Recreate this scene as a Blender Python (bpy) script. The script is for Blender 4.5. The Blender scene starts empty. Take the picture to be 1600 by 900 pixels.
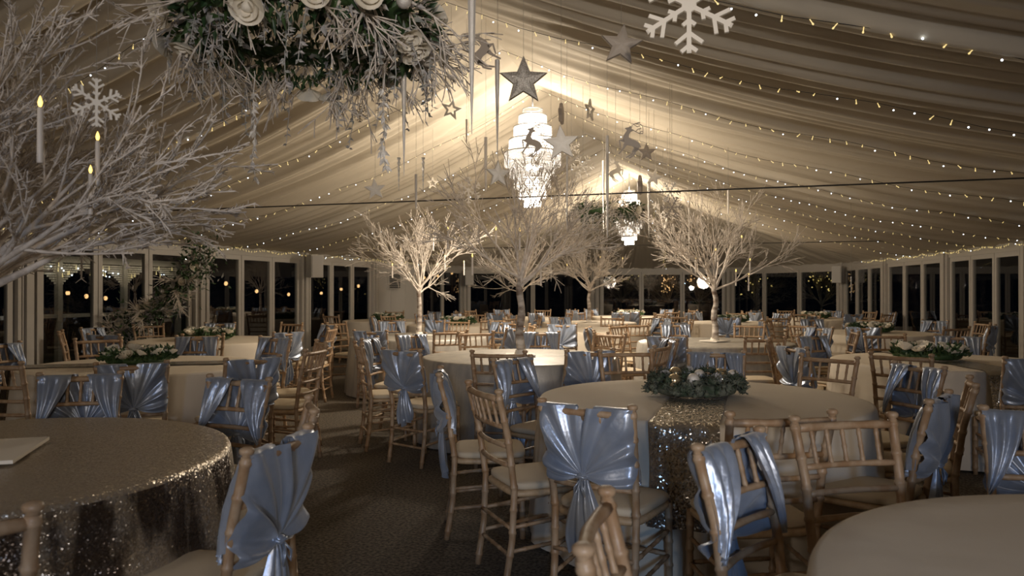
import bpy, math, random
from mathutils import Vector, Matrix
R = math.radians
PI = math.pi
random.seed(7)
scn = bpy.context.scene
C = scn.collection
# ------------------------------------------------------------------ camera
F = 1195.0; H = 1.37; YAW = 17.2; Y0 = 455.0
cam = bpy.data.cameras.new('camera'); camo = bpy.data.objects.new('camera', cam); C.objects.link(camo)
cam.sensor_width = 36; cam.lens = F / 1600 * 36; cam.clip_start = .05; cam.clip_end = 200
camo.location = (0, 0, H); camo.rotation_euler = (R(90) + math.atan((Y0 - 450) / F), 0, R(YAW))
cam.dof.use_dof = True; cam.dof.focus_distance = 5.2; cam.dof.aperture_fstop = 4.0
scn.camera = camo
SY, CY = math.sin(R(YAW)), math.cos(R(YAW))
def W(x, z, h=0.0):                      # camera-side metres (right, ahead) -> room
    return Vector((CY * x - SY * z, SY * x + CY * z, h))
def PX(px, py, z):                       # where a thing seen at px,py stands if z metres ahead
    return W((px - 800) / F * z, z, H + (Y0 - py) / F * z)
def proj(p):
    x = CY * p[0] + SY * p[1]; z = -SY * p[0] + CY * p[1]
    return (800 + F * x / z, Y0 - F * (p[2] - H) / z, z) if z > .05 else (9999, 9999, z)
# ------------------------------------------------------------------ world, exposure
wd = bpy.data.worlds.new('night'); scn.world = wd; wd.use_nodes = True
wd.node_tree.nodes['Background'].inputs[0].default_value = (.25, .38, .7, 1)
wd.node_tree.nodes['Background'].inputs[1].default_value = .002
scn.view_settings.view_transform = 'Standard'; scn.view_settings.look = 'None'
scn.view_settings.exposure = 0.0; scn.view_settings.gamma = 1
CHAND_W = 350; COOL_W = 10; FILL_W = 42; STAR_W = 8
# ------------------------------------------------------------------ materials
def nod(m, t, **kw):
    n = m.node_tree.nodes.new(t)
    for k, v in kw.items(): setattr(n, k, v)
    return n
def mat(name, col, rough=.6, metal=0, noise=None, bump=None, **inp):
    m = bpy.data.materials.new(name); m.use_nodes = True
    b = m.node_tree.nodes['Principled BSDF']; L = m.node_tree.links.new
    b.inputs['Base Color'].default_value = (*col, 1); b.inputs['Roughness'].default_value = rough; b.inputs['Metallic'].default_value = metal
    for k, v in inp.items():
        b.inputs[k.replace('_', ' ')].default_value = v
    tc = nod(m, 'ShaderNodeTexCoord')
    if noise:                            # (scale, second colour, (stretch))
        n = nod(m, 'ShaderNodeTexNoise'); n.inputs['Scale'].default_value = noise[0]; n.inputs['Detail'].default_value = 4
        mp = nod(m, 'ShaderNodeMapping'); mp.inputs['Scale'].default_value = noise[2] if len(noise) > 2 else (1, 1, 1)
        L(tc.outputs['Object'], mp.inputs[0]); L(mp.outputs[0], n.inputs['Vector'])
        r = nod(m, 'ShaderNodeValToRGB'); r.color_ramp.elements[0].position = .38; r.color_ramp.elements[1].position = .62
        r.color_ramp.elements[0].color = (*col, 1); r.color_ramp.elements[1].color = (*noise[1], 1)
        L(n.outputs['Fac'], r.inputs[0]); L(r.outputs[0], b.inputs['Base Color'])
    if bump:                             # (scale, strength, distance)
        n = nod(m, 'ShaderNodeTexNoise'); n.inputs['Scale'].default_value = bump[0]; n.inputs['Detail'].default_value = 3
        L(tc.outputs['Object'], n.inputs['Vector'])
        bp = nod(m, 'ShaderNodeBump'); bp.inputs['Strength'].default_value = bump[1]; bp.inputs['Distance'].default_value = bump[2]
        L(n.outputs['Fac'], bp.inputs['Height']); L(bp.outputs[0], b.inputs['Normal'])
    return m
def emit(name, col, s):
    m = bpy.data.materials.new(name); m.use_nodes = True
    b = m.node_tree.nodes['Principled BSDF']; b.inputs['Base Color'].default_value = (.8, .8, .8, 1)
    b.inputs['Emission Color'].default_value = (*col, 1); b.inputs['Emission Strength'].default_value = s
    try: m.cycles.emission_sampling = 'NONE'
    except Exception: pass
    return m
def sequin(name, c1, c2, scale, rough=.28, tilt=.75, flip=None):
    m = bpy.data.materials.new(name); m.use_nodes = True
    b = m.node_tree.nodes['Principled BSDF']; L = m.node_tree.links.new
    b.inputs['Metallic'].default_value = .85; b.inputs['Roughness'].default_value = rough
    tc = nod(m, 'ShaderNodeTexCoord')
    v = nod(m, 'ShaderNodeTexVoronoi'); v.inputs['Scale'].default_value = scale; L(tc.outputs['Object'], v.inputs['Vector'])
    g = nod(m, 'ShaderNodeNewGeometry')
    s = nod(m, 'ShaderNodeVectorMath', operation='SUBTRACT'); L(v.outputs['Color'], s.inputs[0]); s.inputs[1].default_value = (.5, .5, .5)
    k = nod(m, 'ShaderNodeVectorMath', operation='SCALE'); L(s.outputs[0], k.inputs[0]); k.inputs['Scale'].default_value = tilt
    a = nod(m, 'ShaderNodeVectorMath', operation='ADD'); L(g.outputs['Normal'], a.inputs[0]); L(k.outputs[0], a.inputs[1])
    nn = nod(m, 'ShaderNodeVectorMath', operation='NORMALIZE'); L(a.outputs[0], nn.inputs[0]); L(nn.outputs[0], b.inputs['Normal'])
    mp = nod(m, 'ShaderNodeMapping'); mp.inputs['Scale'].default_value = (1, 1, .22); L(tc.outputs['Object'], mp.inputs[0])
    n = nod(m, 'ShaderNodeTexNoise'); n.inputs['Scale'].default_value = flip or 7; n.inputs['Detail'].default_value = 5; L(mp.outputs[0], n.inputs['Vector'])
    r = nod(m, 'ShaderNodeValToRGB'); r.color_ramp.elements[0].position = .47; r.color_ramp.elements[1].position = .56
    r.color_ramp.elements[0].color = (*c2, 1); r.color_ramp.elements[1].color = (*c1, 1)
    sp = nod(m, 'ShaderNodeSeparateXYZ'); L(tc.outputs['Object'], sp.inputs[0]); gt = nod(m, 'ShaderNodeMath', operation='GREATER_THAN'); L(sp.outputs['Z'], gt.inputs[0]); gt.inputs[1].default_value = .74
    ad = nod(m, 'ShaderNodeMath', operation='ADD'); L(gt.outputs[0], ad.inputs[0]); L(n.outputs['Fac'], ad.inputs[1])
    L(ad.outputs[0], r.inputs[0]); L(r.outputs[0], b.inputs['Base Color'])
    return m
M = {}
M['lining'] = mat('ivory_lining', (.60, .53, .42), .8, bump=(3, .25, .02))
M['carpet'] = mat('dark_carpet', (.045, .037, .028), .95, noise=(55, (.18, .145, .105)), bump=(220, .9, .01))
M['frame'] = mat('white_frame', (.50, .46, .405), .45)
M['seal'] = mat('black_seal', (.02, .02, .02), .6)
M['panel'] = mat('white_panel', (.52, .49, .45), .6, bump=(2, .1, .01))
M['metal'] = mat('brushed_metal', (.45, .45, .45), .35, 1)
M['dark'] = mat('black_plastic', (.02, .02, .022), .5)
M['grey'] = mat('pale_grey_plastic', (.55, .52, .47), .5)
M['wood'] = mat('limed_beech', (.32, .195, .105), .45, noise=(24, (.43, .305, .195), (1, 1, .6)), bump=(120, .15, .002))
M['wood_dark'] = mat('dark_beech', (.30, .14, .06), .42, noise=(22, (.50, .31, .19), (1, 1, .6)))
M['wood_seat'] = mat('pale_beech', (.44, .30, .17), .5, noise=(30, (.55, .40, .25)))
M['cushion'] = mat('ivory_cushion', (.62, .52, .38), .75, bump=(35, .15, .004))
M['satin'] = mat('dusty_blue_satin', (.28, .33, .43), .33, .4, noise=(9, (.35, .39, .47)), bump=(14, .35, .012), Sheen_Weight=.3)
M['white_cloth'] = mat('ivory_tablecloth', (.70, .62, .51), .75, bump=(4, .3, .02))
M['grey_cloth'] = mat('silver_damask', (.46, .43, .38), .42, .15, noise=(13, (.34, .32, .29), (1, 1, .25)), bump=(60, .3, .004))
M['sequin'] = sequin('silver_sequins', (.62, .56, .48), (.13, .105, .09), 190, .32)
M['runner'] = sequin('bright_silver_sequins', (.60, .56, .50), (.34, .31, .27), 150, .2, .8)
M['branch'] = mat('frosted_branch', (.80, .73, .65), .85, noise=(30, (.60, .53, .46)), bump=(90, .6, .006))
M['birch'] = mat('birch_bark', (.66, .60, .53), .8, noise=(7, (.16, .11, .08), (1, 1, 2.2)))
M['leaf'] = mat('dark_green_leaf', (.02, .055, .02), .5, noise=(12, (.06, .11, .035)))
M['frost_leaf'] = mat('frosted_leaf', (.46, .43, .42), .7, noise=(12, (.27, .28, .25)))
M['pine'] = mat('frosted_blue_pine', (.035, .055, .03), .85, noise=(16, (.15, .155, .12)))
M['petal'] = mat('cream_petal', (.82, .76, .64), .6)
M['gold'] = mat('champagne_bauble', (.78, .66, .46), .18, .9)
M['silver'] = mat('silver_glitter', (.80, .76, .70), .38, .35, bump=(260, .8, .004))
M['darkglit'] = mat('dark_silver_glitter', (.30, .27, .23), .45, .7, noise=(240, (.6, .56, .5)), bump=(260, .9, .004))
M['paint'] = mat('white_painted_wood', (.88, .82, .72), .6)
M['taupe'] = mat('taupe_painted_wood', (.42, .36, .30), .6)
M['wax'] = mat('ivory_wax', (.75, .68, .60), .4)
M['cord'] = mat('black_cord', (.03, .028, .025), .6)
M['thread'] = mat('thin_thread', (.30, .27, .23), .6)
M['clear'] = mat('clear_acrylic', (.9, .9, .9), .12, Transmission_Weight=.6, IOR=1.45)
M['flame'] = emit('candle_flame', (1, .62, .12), 2.2)
M['warm'] = emit('warm_bulb', (1, .72, .22), .9)
M['cool'] = emit('white_bulb', (.85, .93, 1), 4)
M['orange'] = emit('amber_bulb', (1, .55, .22), 2)
M['led'] = emit('chandelier_bulb', (1, .9, .76), 14)
M['blueled'] = emit('blue_led', (.12, .4, 1), 12)
M['redled'] = emit('red_led', (1, .1, .05), 1.5)
M['lawn'] = mat('night_lawn', (.02, .025, .015), .95)
def glass():
    m = bpy.data.materials.new('window_glass'); m.use_nodes = True; nt = m.node_tree; nt.nodes.clear(); L = nt.links.new
    o = nod(m, 'ShaderNodeOutputMaterial'); mx = nod(m, 'ShaderNodeMixShader'); fr = nod(m, 'ShaderNodeFresnel'); fr.inputs[0].default_value = 1.95
    t = nod(m, 'ShaderNodeBsdfTransparent'); t.inputs[0].default_value = (.8, .82, .82, 1); g = nod(m, 'ShaderNodeBsdfGlossy'); g.inputs['Roughness'].default_value = .01
    ge = nod(m, 'ShaderNodeNewGeometry'); sb = nod(m, 'ShaderNodeMath', operation='SUBTRACT'); sb.inputs[0].default_value = 1; L(ge.outputs['Backfacing'], sb.inputs[1]); ml = nod(m, 'ShaderNodeMath', operation='MULTIPLY'); L(sb.outputs[0], ml.inputs[0]); L(fr.outputs[0], ml.inputs[1])
    L(ml.outputs[0], mx.inputs[0]); L(t.outputs[0], mx.inputs[1]); L(g.outputs[0], mx.inputs[2]); L(mx.outputs[0], o.inputs[0]); return m
M['glass'] = glass()
def crystal():
    m = bpy.data.materials.new('crystal_drop'); m.use_nodes = True; nt = m.node_tree; nt.nodes.clear(); L = nt.links.new
    o = nod(m, 'ShaderNodeOutputMaterial'); a = nod(m, 'ShaderNodeMixShader'); b = nod(m, 'ShaderNodeMixShader')
    t = nod(m, 'ShaderNodeBsdfTransparent'); tl = nod(m, 'ShaderNodeBsdfTranslucent'); tl.inputs[0].default_value = (.42, .42, .43, 1)
    g = nod(m, 'ShaderNodeBsdfGlossy'); g.inputs['Roughness'].default_value = .2; g.inputs[0].default_value = (.45, .45, .46, 1)
    a.inputs[0].default_value = .35; L(tl.outputs[0], a.inputs[1]); L(g.outputs[0], a.inputs[2])
    b.inputs[0].default_value = .42; L(t.outputs[0], b.inputs[1]); L(a.outputs[0], b.inputs[2]); L(b.outputs[0], o.inputs[0]); return m
M['crystal'] = crystal()
# ------------------------------------------------------------------ mesh tools
class MB:
    def __init__(s): s.v = []; s.f = []
    def add(s, vs, fs):
        o = len(s.v); s.v += [tuple(v) for v in vs]; s.f += [tuple(i + o for i in f) for f in fs]; return s
    def box(s, lo, hi, mtx=None):
        vs = [Vector((x, y, z)) for z in (lo[2], hi[2]) for y in (lo[1], hi[1]) for x in (lo[0], hi[0])]
        if mtx: vs = [mtx @ v for v in vs]
        return s.add(vs, [(0, 2, 3, 1), (4, 5, 7, 6), (0, 1, 5, 4), (2, 6, 7, 3), (0, 4, 6, 2), (1, 3, 7, 5)])
    def wallbox(s, a, b, z0, z1, th, off=0):     # upright box along a->b
        a = Vector((a[0], a[1], 0)); b = Vector((b[0], b[1], 0)); d = (b - a); n = Vector((-d.y, d.x, 0)).normalized()
        vs = []
        for z in (z0, z1):
            for q in (off - th / 2, off + th / 2):
                for e in (a, b): vs.append(e + n * q + Vector((0, 0, z)))
        return s.add(vs, [(0, 2, 3, 1), (4, 5, 7, 6), (0, 1, 5, 4), (2, 6, 7, 3), (0, 4, 6, 2), (1, 3, 7, 5)])
    def tube(s, pts, rad, n=8, cap=True):
        pts = [Vector(p) for p in pts]; o = len(s.v); m = len(pts)
        if not hasattr(rad, '__len__'): rad = [rad] * m
        ref = None
        for i, p in enumerate(pts):
            t = (pts[min(i + 1, m - 1)] - pts[max(i - 1, 0)])
            t = t.normalized() if t.length > 1e-9 else Vector((0, 0, 1))
            if ref is None:
                ref = Vector((1, 0, 0)) if abs(t.x) < .8 else Vector((0, 1, 0))
            a = (ref - t * ref.dot(t)).normalized(); b = t.cross(a); ref = a
            for k in range(n):
                c = 2 * PI * k / n; s.v.append(tuple(p + (a * math.cos(c) + b * math.sin(c)) * rad[i]))
        for i in range(m - 1):
            for k in range(n):
                k2 = (k + 1) % n; s.f.append((o + i * n + k, o + i * n + k2, o + (i + 1) * n + k2, o + (i + 1) * n + k))
        if cap:
            s.f.append(tuple(o + k for k in range(n))[::-1]); s.f.append(tuple(o + (m - 1) * n + k for k in range(n)))
        return s
    def lathe(s, prof, n=24, c=(0, 0, 0)):
        return s.tube([(c[0], c[1], c[2] + z) for r, z in prof], [max(r, .0004) for r, z in prof], n)
    def grid(s, fn, nu, nv, wrap=False):
        o = len(s.v)
        for j in range(nv + 1):
            for i in range(nu if wrap else nu + 1): s.v.append(tuple(fn(i / nu, j / nv)))
        w = nu if wrap else nu + 1
        for j in range(nv):
            for i in range(nu):
                i2 = (i + 1) % w; s.f.append((o + j * w + i, o + j * w + i2, o + (j + 1) * w + i2, o + (j + 1) * w + i))
        return s
    def ball(s, c, r, n=10, sq=1.0):
        return s.lathe([(r * math.sin(PI * k / n), -r * sq * math.cos(PI * k / n)) for k in range(n + 1)], n * 2, c)
    def prism(s, poly, th, plane='xz'):          # polygon in x,z given thickness along y, with a soft chamfer
        n = len(poly); cx = sum(p[0] for p in poly) / n; cz = sum(p[1] for p in poly) / n
        vs = []
        for y, k in ((-th / 2, .93), (-th / 4, 1), (th / 4, 1), (th / 2, .93)):
            for x, z in poly: vs.append((cx + (x - cx) * k, y, cz + (z - cz) * k))
        fs = [tuple(range(n)), tuple(range(3 * n, 4 * n))[::-1]]
        for j in range(3):
            for i in range(n):
                i2 = (i + 1) % n; fs.append((j * n + i, (j + 1) * n + i, (j + 1) * n + i2, j * n + i2))
        return s.add(vs, fs)
    def mesh(s, name, m, smooth=True):
        me = bpy.data.meshes.new(name); me.from_pydata(s.v, [], s.f); me.materials.append(M[m] if isinstance(m, str) else m)
        if smooth: me.polygons.foreach_set('use_smooth', [True] * len(me.polygons))
        me.update(); return me
def put(name, me, parent=None, loc=(0, 0, 0), rz=0, label=None, cat=None, group=None, kind=None, rot=None, sc=None):
    o = bpy.data.objects.new(name, me); C.objects.link(o); o.location = loc
    o.rotation_euler = rot if rot else (0, 0, rz)
    if sc: o.scale = (sc, sc, sc) if not hasattr(sc, '__len__') else sc
    if parent: o.parent = parent
    for k, v in (('label', label), ('category', cat), ('group', group), ('kind', kind)):
        if v: o[k] = v
    return o
def struct(name, mb, m, parent=None, smooth=False):
    return put(name, mb.mesh(name, m, smooth), parent, kind=None if parent else 'structure')
# ------------------------------------------------------------------ room plan
UL = -8.5; UR = -2.55; VB = -5.0; VE = 20.2; ZE = 2.12; ZR = 4.0
LV = [-5.0, -1.95, 1.1, 4.15, 7.2, 10.3, 13.35, 16.35, 18.9, 22.3]
RWALL = [(2.5, 22.7), (3.05, 19.5), (3.62, 16.35), (4.05, 13.35), (4.25, 10.3), (4.3, 7.2), (4.3, 4.15), (4.3, 1.1), (4.3, -1.95), (4.3, -5.0)]
PATH = [(UL, v) for v in LV] + [(-4.95, 25.7), (-.6, 26.1)] + RWALL
def urite(v):
    for (a, b), (c, d) in zip(RWALL, RWALL[1:]):
        if d <= v <= b: return c + (a - c) * (v - d) / (b - d)
    return 2.5 if v > 22.7 else 4.3
def prof(t): return ZE + (ZR - ZE) * (.45 * t + .55 * t * t)
def swag(v):
    q = ((v - 1.1) / 3.06) % 1.0
    return .16 * (1 - math.sin(PI * q)) - .04
def ceilz(u, v):
    if v > VE:
        r = math.hypot(u - UR, v - VE); a = 5.8; return ZE + (ZR - ZE) * max(0, 1 - r / a)
    t = (u - UL) / (UR - UL) if u < UR else (urite(v) - u) / (urite(v) - UR)
    t = min(max(t, 0), 1); return prof(t) + swag(v) * t * t
# floor and lining
flo = MB().box((UL - .3, VB - .3, -.05), (4.8, 26.6, 0)); struct('floor', flo, 'carpet')
pts = []
for a, b in zip(PATH, PATH[1:]):
    d = math.dist(a, b); n = max(2, int(d / .035))
    for i in range(n): pts.append((a[0] + (b[0] - a[0]) * i / n, a[1] + (b[1] - a[1]) * i / n))
pts.append(PATH[-1])
rs = [random.random() * 9 for _ in range(8)]
def pleat(s):
    return (.020 * math.sin(s * 2 * PI / .42 + 1.5 * math.sin(s * .9)) + .012 * math.sin(s * 2 * PI / .23 + rs[0] + 2 * math.sin(s * 1.7)) +
            .008 * math.sin(s * 2 * PI / .15 + rs[1]) + .022 * math.sin(s * 2 * PI / 1.1 + rs[2]))
NT = 30; mb = MB()
for i, (x, y) in enumerate(pts):
    s = i * .035
    rv = min(y, VE) if abs(x - UR) > 5 else min(y, VE)
    for j in range(NT + 1):
        t = j / NT; u = x + (UR - x) * t; v = y + (rv - y) * t
        w_ = min(max((y - VE + 1.5) / 3, 0), 1); z = prof(t) * (1 - w_) + (ZE + (ZR - ZE) * t) * w_ + swag(v) * t * t * (1 if y < VE else .3)
        k = (1 - t) ** .5 if y > VE else 1
        drift = s + .35 * math.sin(t * 2.2 + s * .35) * t
        mb.v.append((u, v, z + pleat(drift) * (.35 + .65 * min(1, t * 3)) * k * (1 + .6 * math.sin(PI * t)) * min(1, (1 - t) * 5)))
for i in range(len(pts) - 1):
    for j in range(NT):
        a = i * (NT + 1) + j; mb.f.append((a, a + 1, a + NT + 2, a + NT + 1))
struct('ceiling', mb, 'lining', smooth=True)
# gable behind the camera
mb = MB(); mb.add([(UL, VB, 0), (4.3, VB, 0), (4.3, VB, 2.15), (UR, VB, 4.1), (UL, VB, 2.15)], [(0, 1, 2, 3, 4)]); mb.add([(UL, VB - .06, 0), (4.3, VB - .06, 0), (4.3, VB - .06, 2.15), (UR, VB - .06, 4.1), (UL, VB - .06, 2.15)], [(4, 3, 2, 1, 0)])
struct('wall_rear', mb, 'lining')
# glazed bays
wn = [0]; tn = [0]
def lerp(a, b, t): return (a[0] + (b[0] - a[0]) * t, a[1] + (b[1] - a[1]) * t)
def bay(a, b, n):
    L = math.dist(a, b); wn[0] += 1
    base = MB().wallbox(a, b, 0, .10, .07); base.wallbox(a, b, 2.0, 2.22, .09)
    root = put('window_%d' % wn[0], base.mesh('window_surround', 'frame', False), kind='structure')
    g = .17 / L
    for i in range(n):
        t0 = g + (1 - 2 * g) * i / n; t1 = g + (1 - 2 * g) * (i + 1) / n; e = .075 / L; q = .006 / L
        f = MB(); s = lambda t: lerp(a, b, t)
        f.wallbox(s(t0 + q), s(t0 + e), .10, 2.0, .06); f.wallbox(s(t1 - e), s(t1 - q), .10, 2.0, .06)
        f.wallbox(s(t0 + e), s(t1 - e), .10, .24, .06); f.wallbox(s(t0 + e), s(t1 - e), 1.92, 2.0, .06)
        put('window_frame', f.mesh('window_frame', 'frame', False), root)
        f = MB().wallbox(s(t0 + e), s(t1 - e), .24, 1.92, .012); put('pane', f.mesh('pane', 'glass', False), root)
        f = MB()
        for tt in (t0, t1): f.wallbox(s(tt - q * .9), s(tt + q * .9), .10, 2.0, .02)
        put('seal', f.mesh('seal', 'seal', False), root)
for i, (a, b) in enumerate(zip(PATH, PATH[1:])):
    if i == 7:
        w = MB().wallbox(a, b, 0, 2.22, .08)
        for k in (.33, .66): w.wallbox(lerp(a, b, k - .004), lerp(a, b, k + .004), 0, 2.0, .10)
        struct('wall_left', w, 'panel')
    elif 1.0 < i: bay(a, b, 3 if i not in (8, 9, 10, 11) else (2 if i in (8, 9, 11) else 3) if i != 11 else 3)
    else: struct('wall_left', MB().wallbox(a, b, 0, 2.2, .08), 'panel')
for i, p in enumerate(PATH):
    tn[0] += 1; m = MB()
    a = PATH[max(i - 1, 0)]; b = PATH[min(i + 1, len(PATH) - 1)]; d = (Vector(b) - Vector(a)).normalized()
    off = Vector((d.y, -d.x)) * .02
    c = Vector(p) + off
    for k, wdt, th in ((-.13, .045, .13), (-.07, .02, .10), (0, .10, .17), (.07, .02, .10), (.13, .045, .13)):
        q = c + d * k; m.wallbox(q - d * wdt / 2, q + d * wdt / 2, 0, 2.2, th)
    struct('trim_%d' % tn[0], m, 'frame')
# vent on solid panel
vt = put('wall_vent', MB().wallbox((UL + .06, 16.95), (UL + .06, 17.65), 1.42, 1.86, .05).mesh('wall_vent', 'grey', False), label='square grey louvred vent high on the solid white wall panel', cat='vent')
m = MB()
for k in range(9): m.wallbox((UL + .1, 17.02), (UL + .1, 17.58), 1.45 + k * .044, 1.475 + k * .044, .02)
put('louvre', m.mesh('louvre', 'dark', False), vt)
# speakers by the posts
def speaker(p, rz, lab, m='grey'):
    e = put('loudspeaker', None, None, p, rz, lab, 'speaker', 'loudspeakers on the wall posts')
    b = MB().box((-.13, -.1, -.22), (.13, .1, .22)); put('cabinet', b.mesh('cabinet', m, False), e)
    g = MB().box((-.115, -.115, -.2), (.115, -.1, .2)); put('grille', g.mesh('grille', 'panel', False), e)
    g = MB().tube([(0, .1, 0), (0, .2, .02)], .02); put('bracket', g.mesh('bracket', 'metal'), e)
speaker((UL + .33, 13.25, 1.86), R(60), 'pale grey loudspeaker on the left wall post between two sets of doors')
speaker((UL + .3, 22.0, 1.78), R(35), 'pale grey loudspeaker at the far left corner, behind the trees')
speaker((2.3, 22.3, 1.82), R(-30), 'pale grey loudspeaker on the far right corner post')
# sensor / projector box at near left post
e = put('infrared_heater', None, None, PX(50, 377, 9.5), R(60), 'small black fan heater box with red light on near left post', 'heater')
put('housing', MB().box((-.12, -.07, -.07), (.12, .07, .07)).mesh('housing', 'dark', False), e)
put('front_panel', MB().box((-.09, -.082, -.055), (.09, -.07, .02)).mesh('front_panel', 'grey', False), e)
put('indicator_light', MB().box((-.0, -.088, -.01), (.05, -.08, .005)).mesh('indicator_light', 'redled', False), e)
put('bracket', MB().tube([(0, .05, .05), (0, .08, .2)], .015).mesh('bracket', 'dark'), e)
# cables
for v, z, lab in ((7.25, 2.30, 'thin dark tension cable stretched across the marquee, nearer one'), (15.9, 2.32, 'thin dark tension cable across the marquee, further one')):
    a = Vector((UL + .05, v, z)); b = Vector((urite(v) - .05, v, z))
    put('tension_cable', MB().tube([a, (a + b) / 2, b], .0075 if v < 10 else .008, 6).mesh('tension_cable', 'cord'), label=lab, cat='cable', group='tension cables')
# ------------------------------------------------------------------ chandeliers
def chandelier(v, lab):
    e = put('chandelier', None, None, (UR, v, 0), 0, lab, 'chandelier', 'crystal chandeliers')
    tiers = [(.12, 3.62, .10), (.17, 3.54, .16), (.23, 3.40, .18), (.29, 3.24, .18), (.345, 3.08, .16), (.28, 2.95, .17), (.225, 2.81, .16), (.165, 2.68, .16), (.10, 2.55, .13)]
    put('ceiling_rod', MB().tube([(0, 0, 3.65), (0, 0, ceilz(UR, v) - .02)], .012).mesh('ceiling_rod', 'metal'), e)
    for r, z, h in tiers:
        ring = MB().tube([(r * math.cos(2 * PI * k / 32), r * math.sin(2 * PI * k / 32), z) for k in range(33)], .008, 6)
        ro = put('tier_ring', ring.mesh('tier_ring', 'metal'), e)
        c = MB(); n = int(r * 2 * PI / .0165)
        for k in range(n):
            a = 2 * PI * k / n
            for q in range(5):
                zz = z - .012 - q * h / 5
                c.tube([(r * math.cos(a), r * math.sin(a), zz), (r * math.cos(a), r * math.sin(a), zz - h / 10), (r * math.cos(a), r * math.sin(a), zz - h / 5.2)], [.004, .0085, .003], 4, False)
        put('crystal_curtain', c.mesh('crystal_curtain', 'crystal', False), ro)
    for z in (2.72, 2.9, 3.1, 3.3, 3.48):
        for k in range(4):
            a = k * PI / 2 + z; put('bulb', BULB, e, (.07 * math.cos(a), .07 * math.sin(a), z))
    for z, k in ((2.38, .70), (3.3, .26)):
        l = bpy.data.lights.new('chandelier_light', 'POINT'); l.energy = CHAND_W * k; l.color = (1, .86, .68); l.shadow_soft_size = .16
        lo = bpy.data.objects.new('chandelier_light', l); C.objects.link(lo); lo.parent = e; lo.location = (0, 0, z)
BULB = MB().ball((0, 0, 0), .028, 8, 1.3).mesh('bulb', 'led')
chandelier(9.1, 'nearer tiered crystal chandelier glowing white, with star and deer silhouettes before it')
chandelier(17.1, 'further tiered crystal chandelier, partly hidden behind the small hanging wreath')
# behind the camera: blue lamp giving the satin gleam, plus added fill lamps
def lamp(name, loc, tgt, col, w, size, lab):
    d = Vector(tgt) - Vector(loc); q = d.to_track_quat('-Z', 'Y')
    l = bpy.data.lights.new(name + '_light', 'AREA'); l.energy = w * (.5 if loc[0] < -3 else 1); l.color = col; l.shape = 'DISK'; l.size = size; l.spread = R({'stage_light': 70, 'added_star_spot': 34}.get(name, 125))
    e = put(name, MB().lathe([(size * .5, .02), (size * .54, .0), (size * .54, .05), (size * .3, .18), (0, .2)], 20).mesh(name, 'dark'), None, loc, lab and 0, lab, 'lamp')
    e.rotation_euler = q.to_euler()
    put('lamp_stand', MB().tube([(loc[0], loc[1] - .2, 0), (loc[0], loc[1] - .2, loc[2])], .02).lathe([(.25, 0), (.25, .02), (.03, .04)], 16, (loc[0], loc[1] - .2, 0)).mesh('lamp_stand', 'dark'), None, label='black floor stand carrying the ' + lab, cat='lamp stand')
    lo = bpy.data.objects.new(name + '_light', l); C.objects.link(lo); lo.parent = e; lo.location = (0, 0, -.01)
lamp('stage_light', (.9, -3.2, 2.0), (-.9, 4.5, .2), (.35, .6, 1), COOL_W, .35, 'round blue stage light behind the camera')
lamp('added_fill', (2.4, -3.6, 2.0), (-.2, 5, 1.2), (1, .86, .72), FILL_W, .9, 'added warm fill light behind the camera, right one')  # unseen pair, added as soft fill to brighten the room from the front
lamp('added_fill', (-4.2, -3.6, 2.0), (-2.5, 5, 1.2), (1, .86, .72), FILL_W, .9, 'added warm fill light behind the camera, left one')
lamp('added_star_spot', (1.6, -3.9, 1.6), (-2.2, 8, 2.6), (1, .88, .74), STAR_W, .3, 'added warm fill spot behind the camera, aimed at the hanging stars')  # unseen spot added to lift the hanging stars and tree crowns
# ------------------------------------------------------------------ chiavari chair meshes
def ringed(mb, pts, r, every=.105, n=8, start=.05):
    pts = [Vector(p) for p in pts]; out = []; rad = []; acc = 0; nxt = start
    for a, b in zip(pts, pts[1:]):
        L = (b - a).length; d = (b - a) / L
        out.append(a); rad.append(r)
        while nxt < acc + L - .012:
            q = nxt - acc
            if q > .012:
                for o, k in ((-.010, 1), (-.005, 1.16), (0, 1.22), (.005, 1.16), (.010, 1)):
                    out.append(a + d * (q + o)); rad.append(r * k)
            nxt += every
        acc += L
    out.append(pts[-1]); rad.append(r); mb.tube(out, rad, n)
def post_pts(s): return [(s * .180, -.235, 0), (s * .182, -.20, .22), (s * .185, -.19, .45), (s * .192, -.225, .70), (s * .203, -.275, .895)]
def post_at(s, z):
    p = post_pts(s)
    for a, b in zip(p, p[1:]):
        if a[2] <= z <= b[2]:
            t = (z - a[2]) / (b[2] - a[2]); return Vector([a[i] + (b[i] - a[i]) * t for i in range(3)])
    return Vector(p[-1])
def rail_pts(z, bow=.022, n=6):
    a = post_at(-1, z); b = post_at(1, z)
    return [a + (b - a) * (k / n) + Vector((0, -bow * math.sin(PI * k / n), 0)) for k in range(n + 1)]
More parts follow.
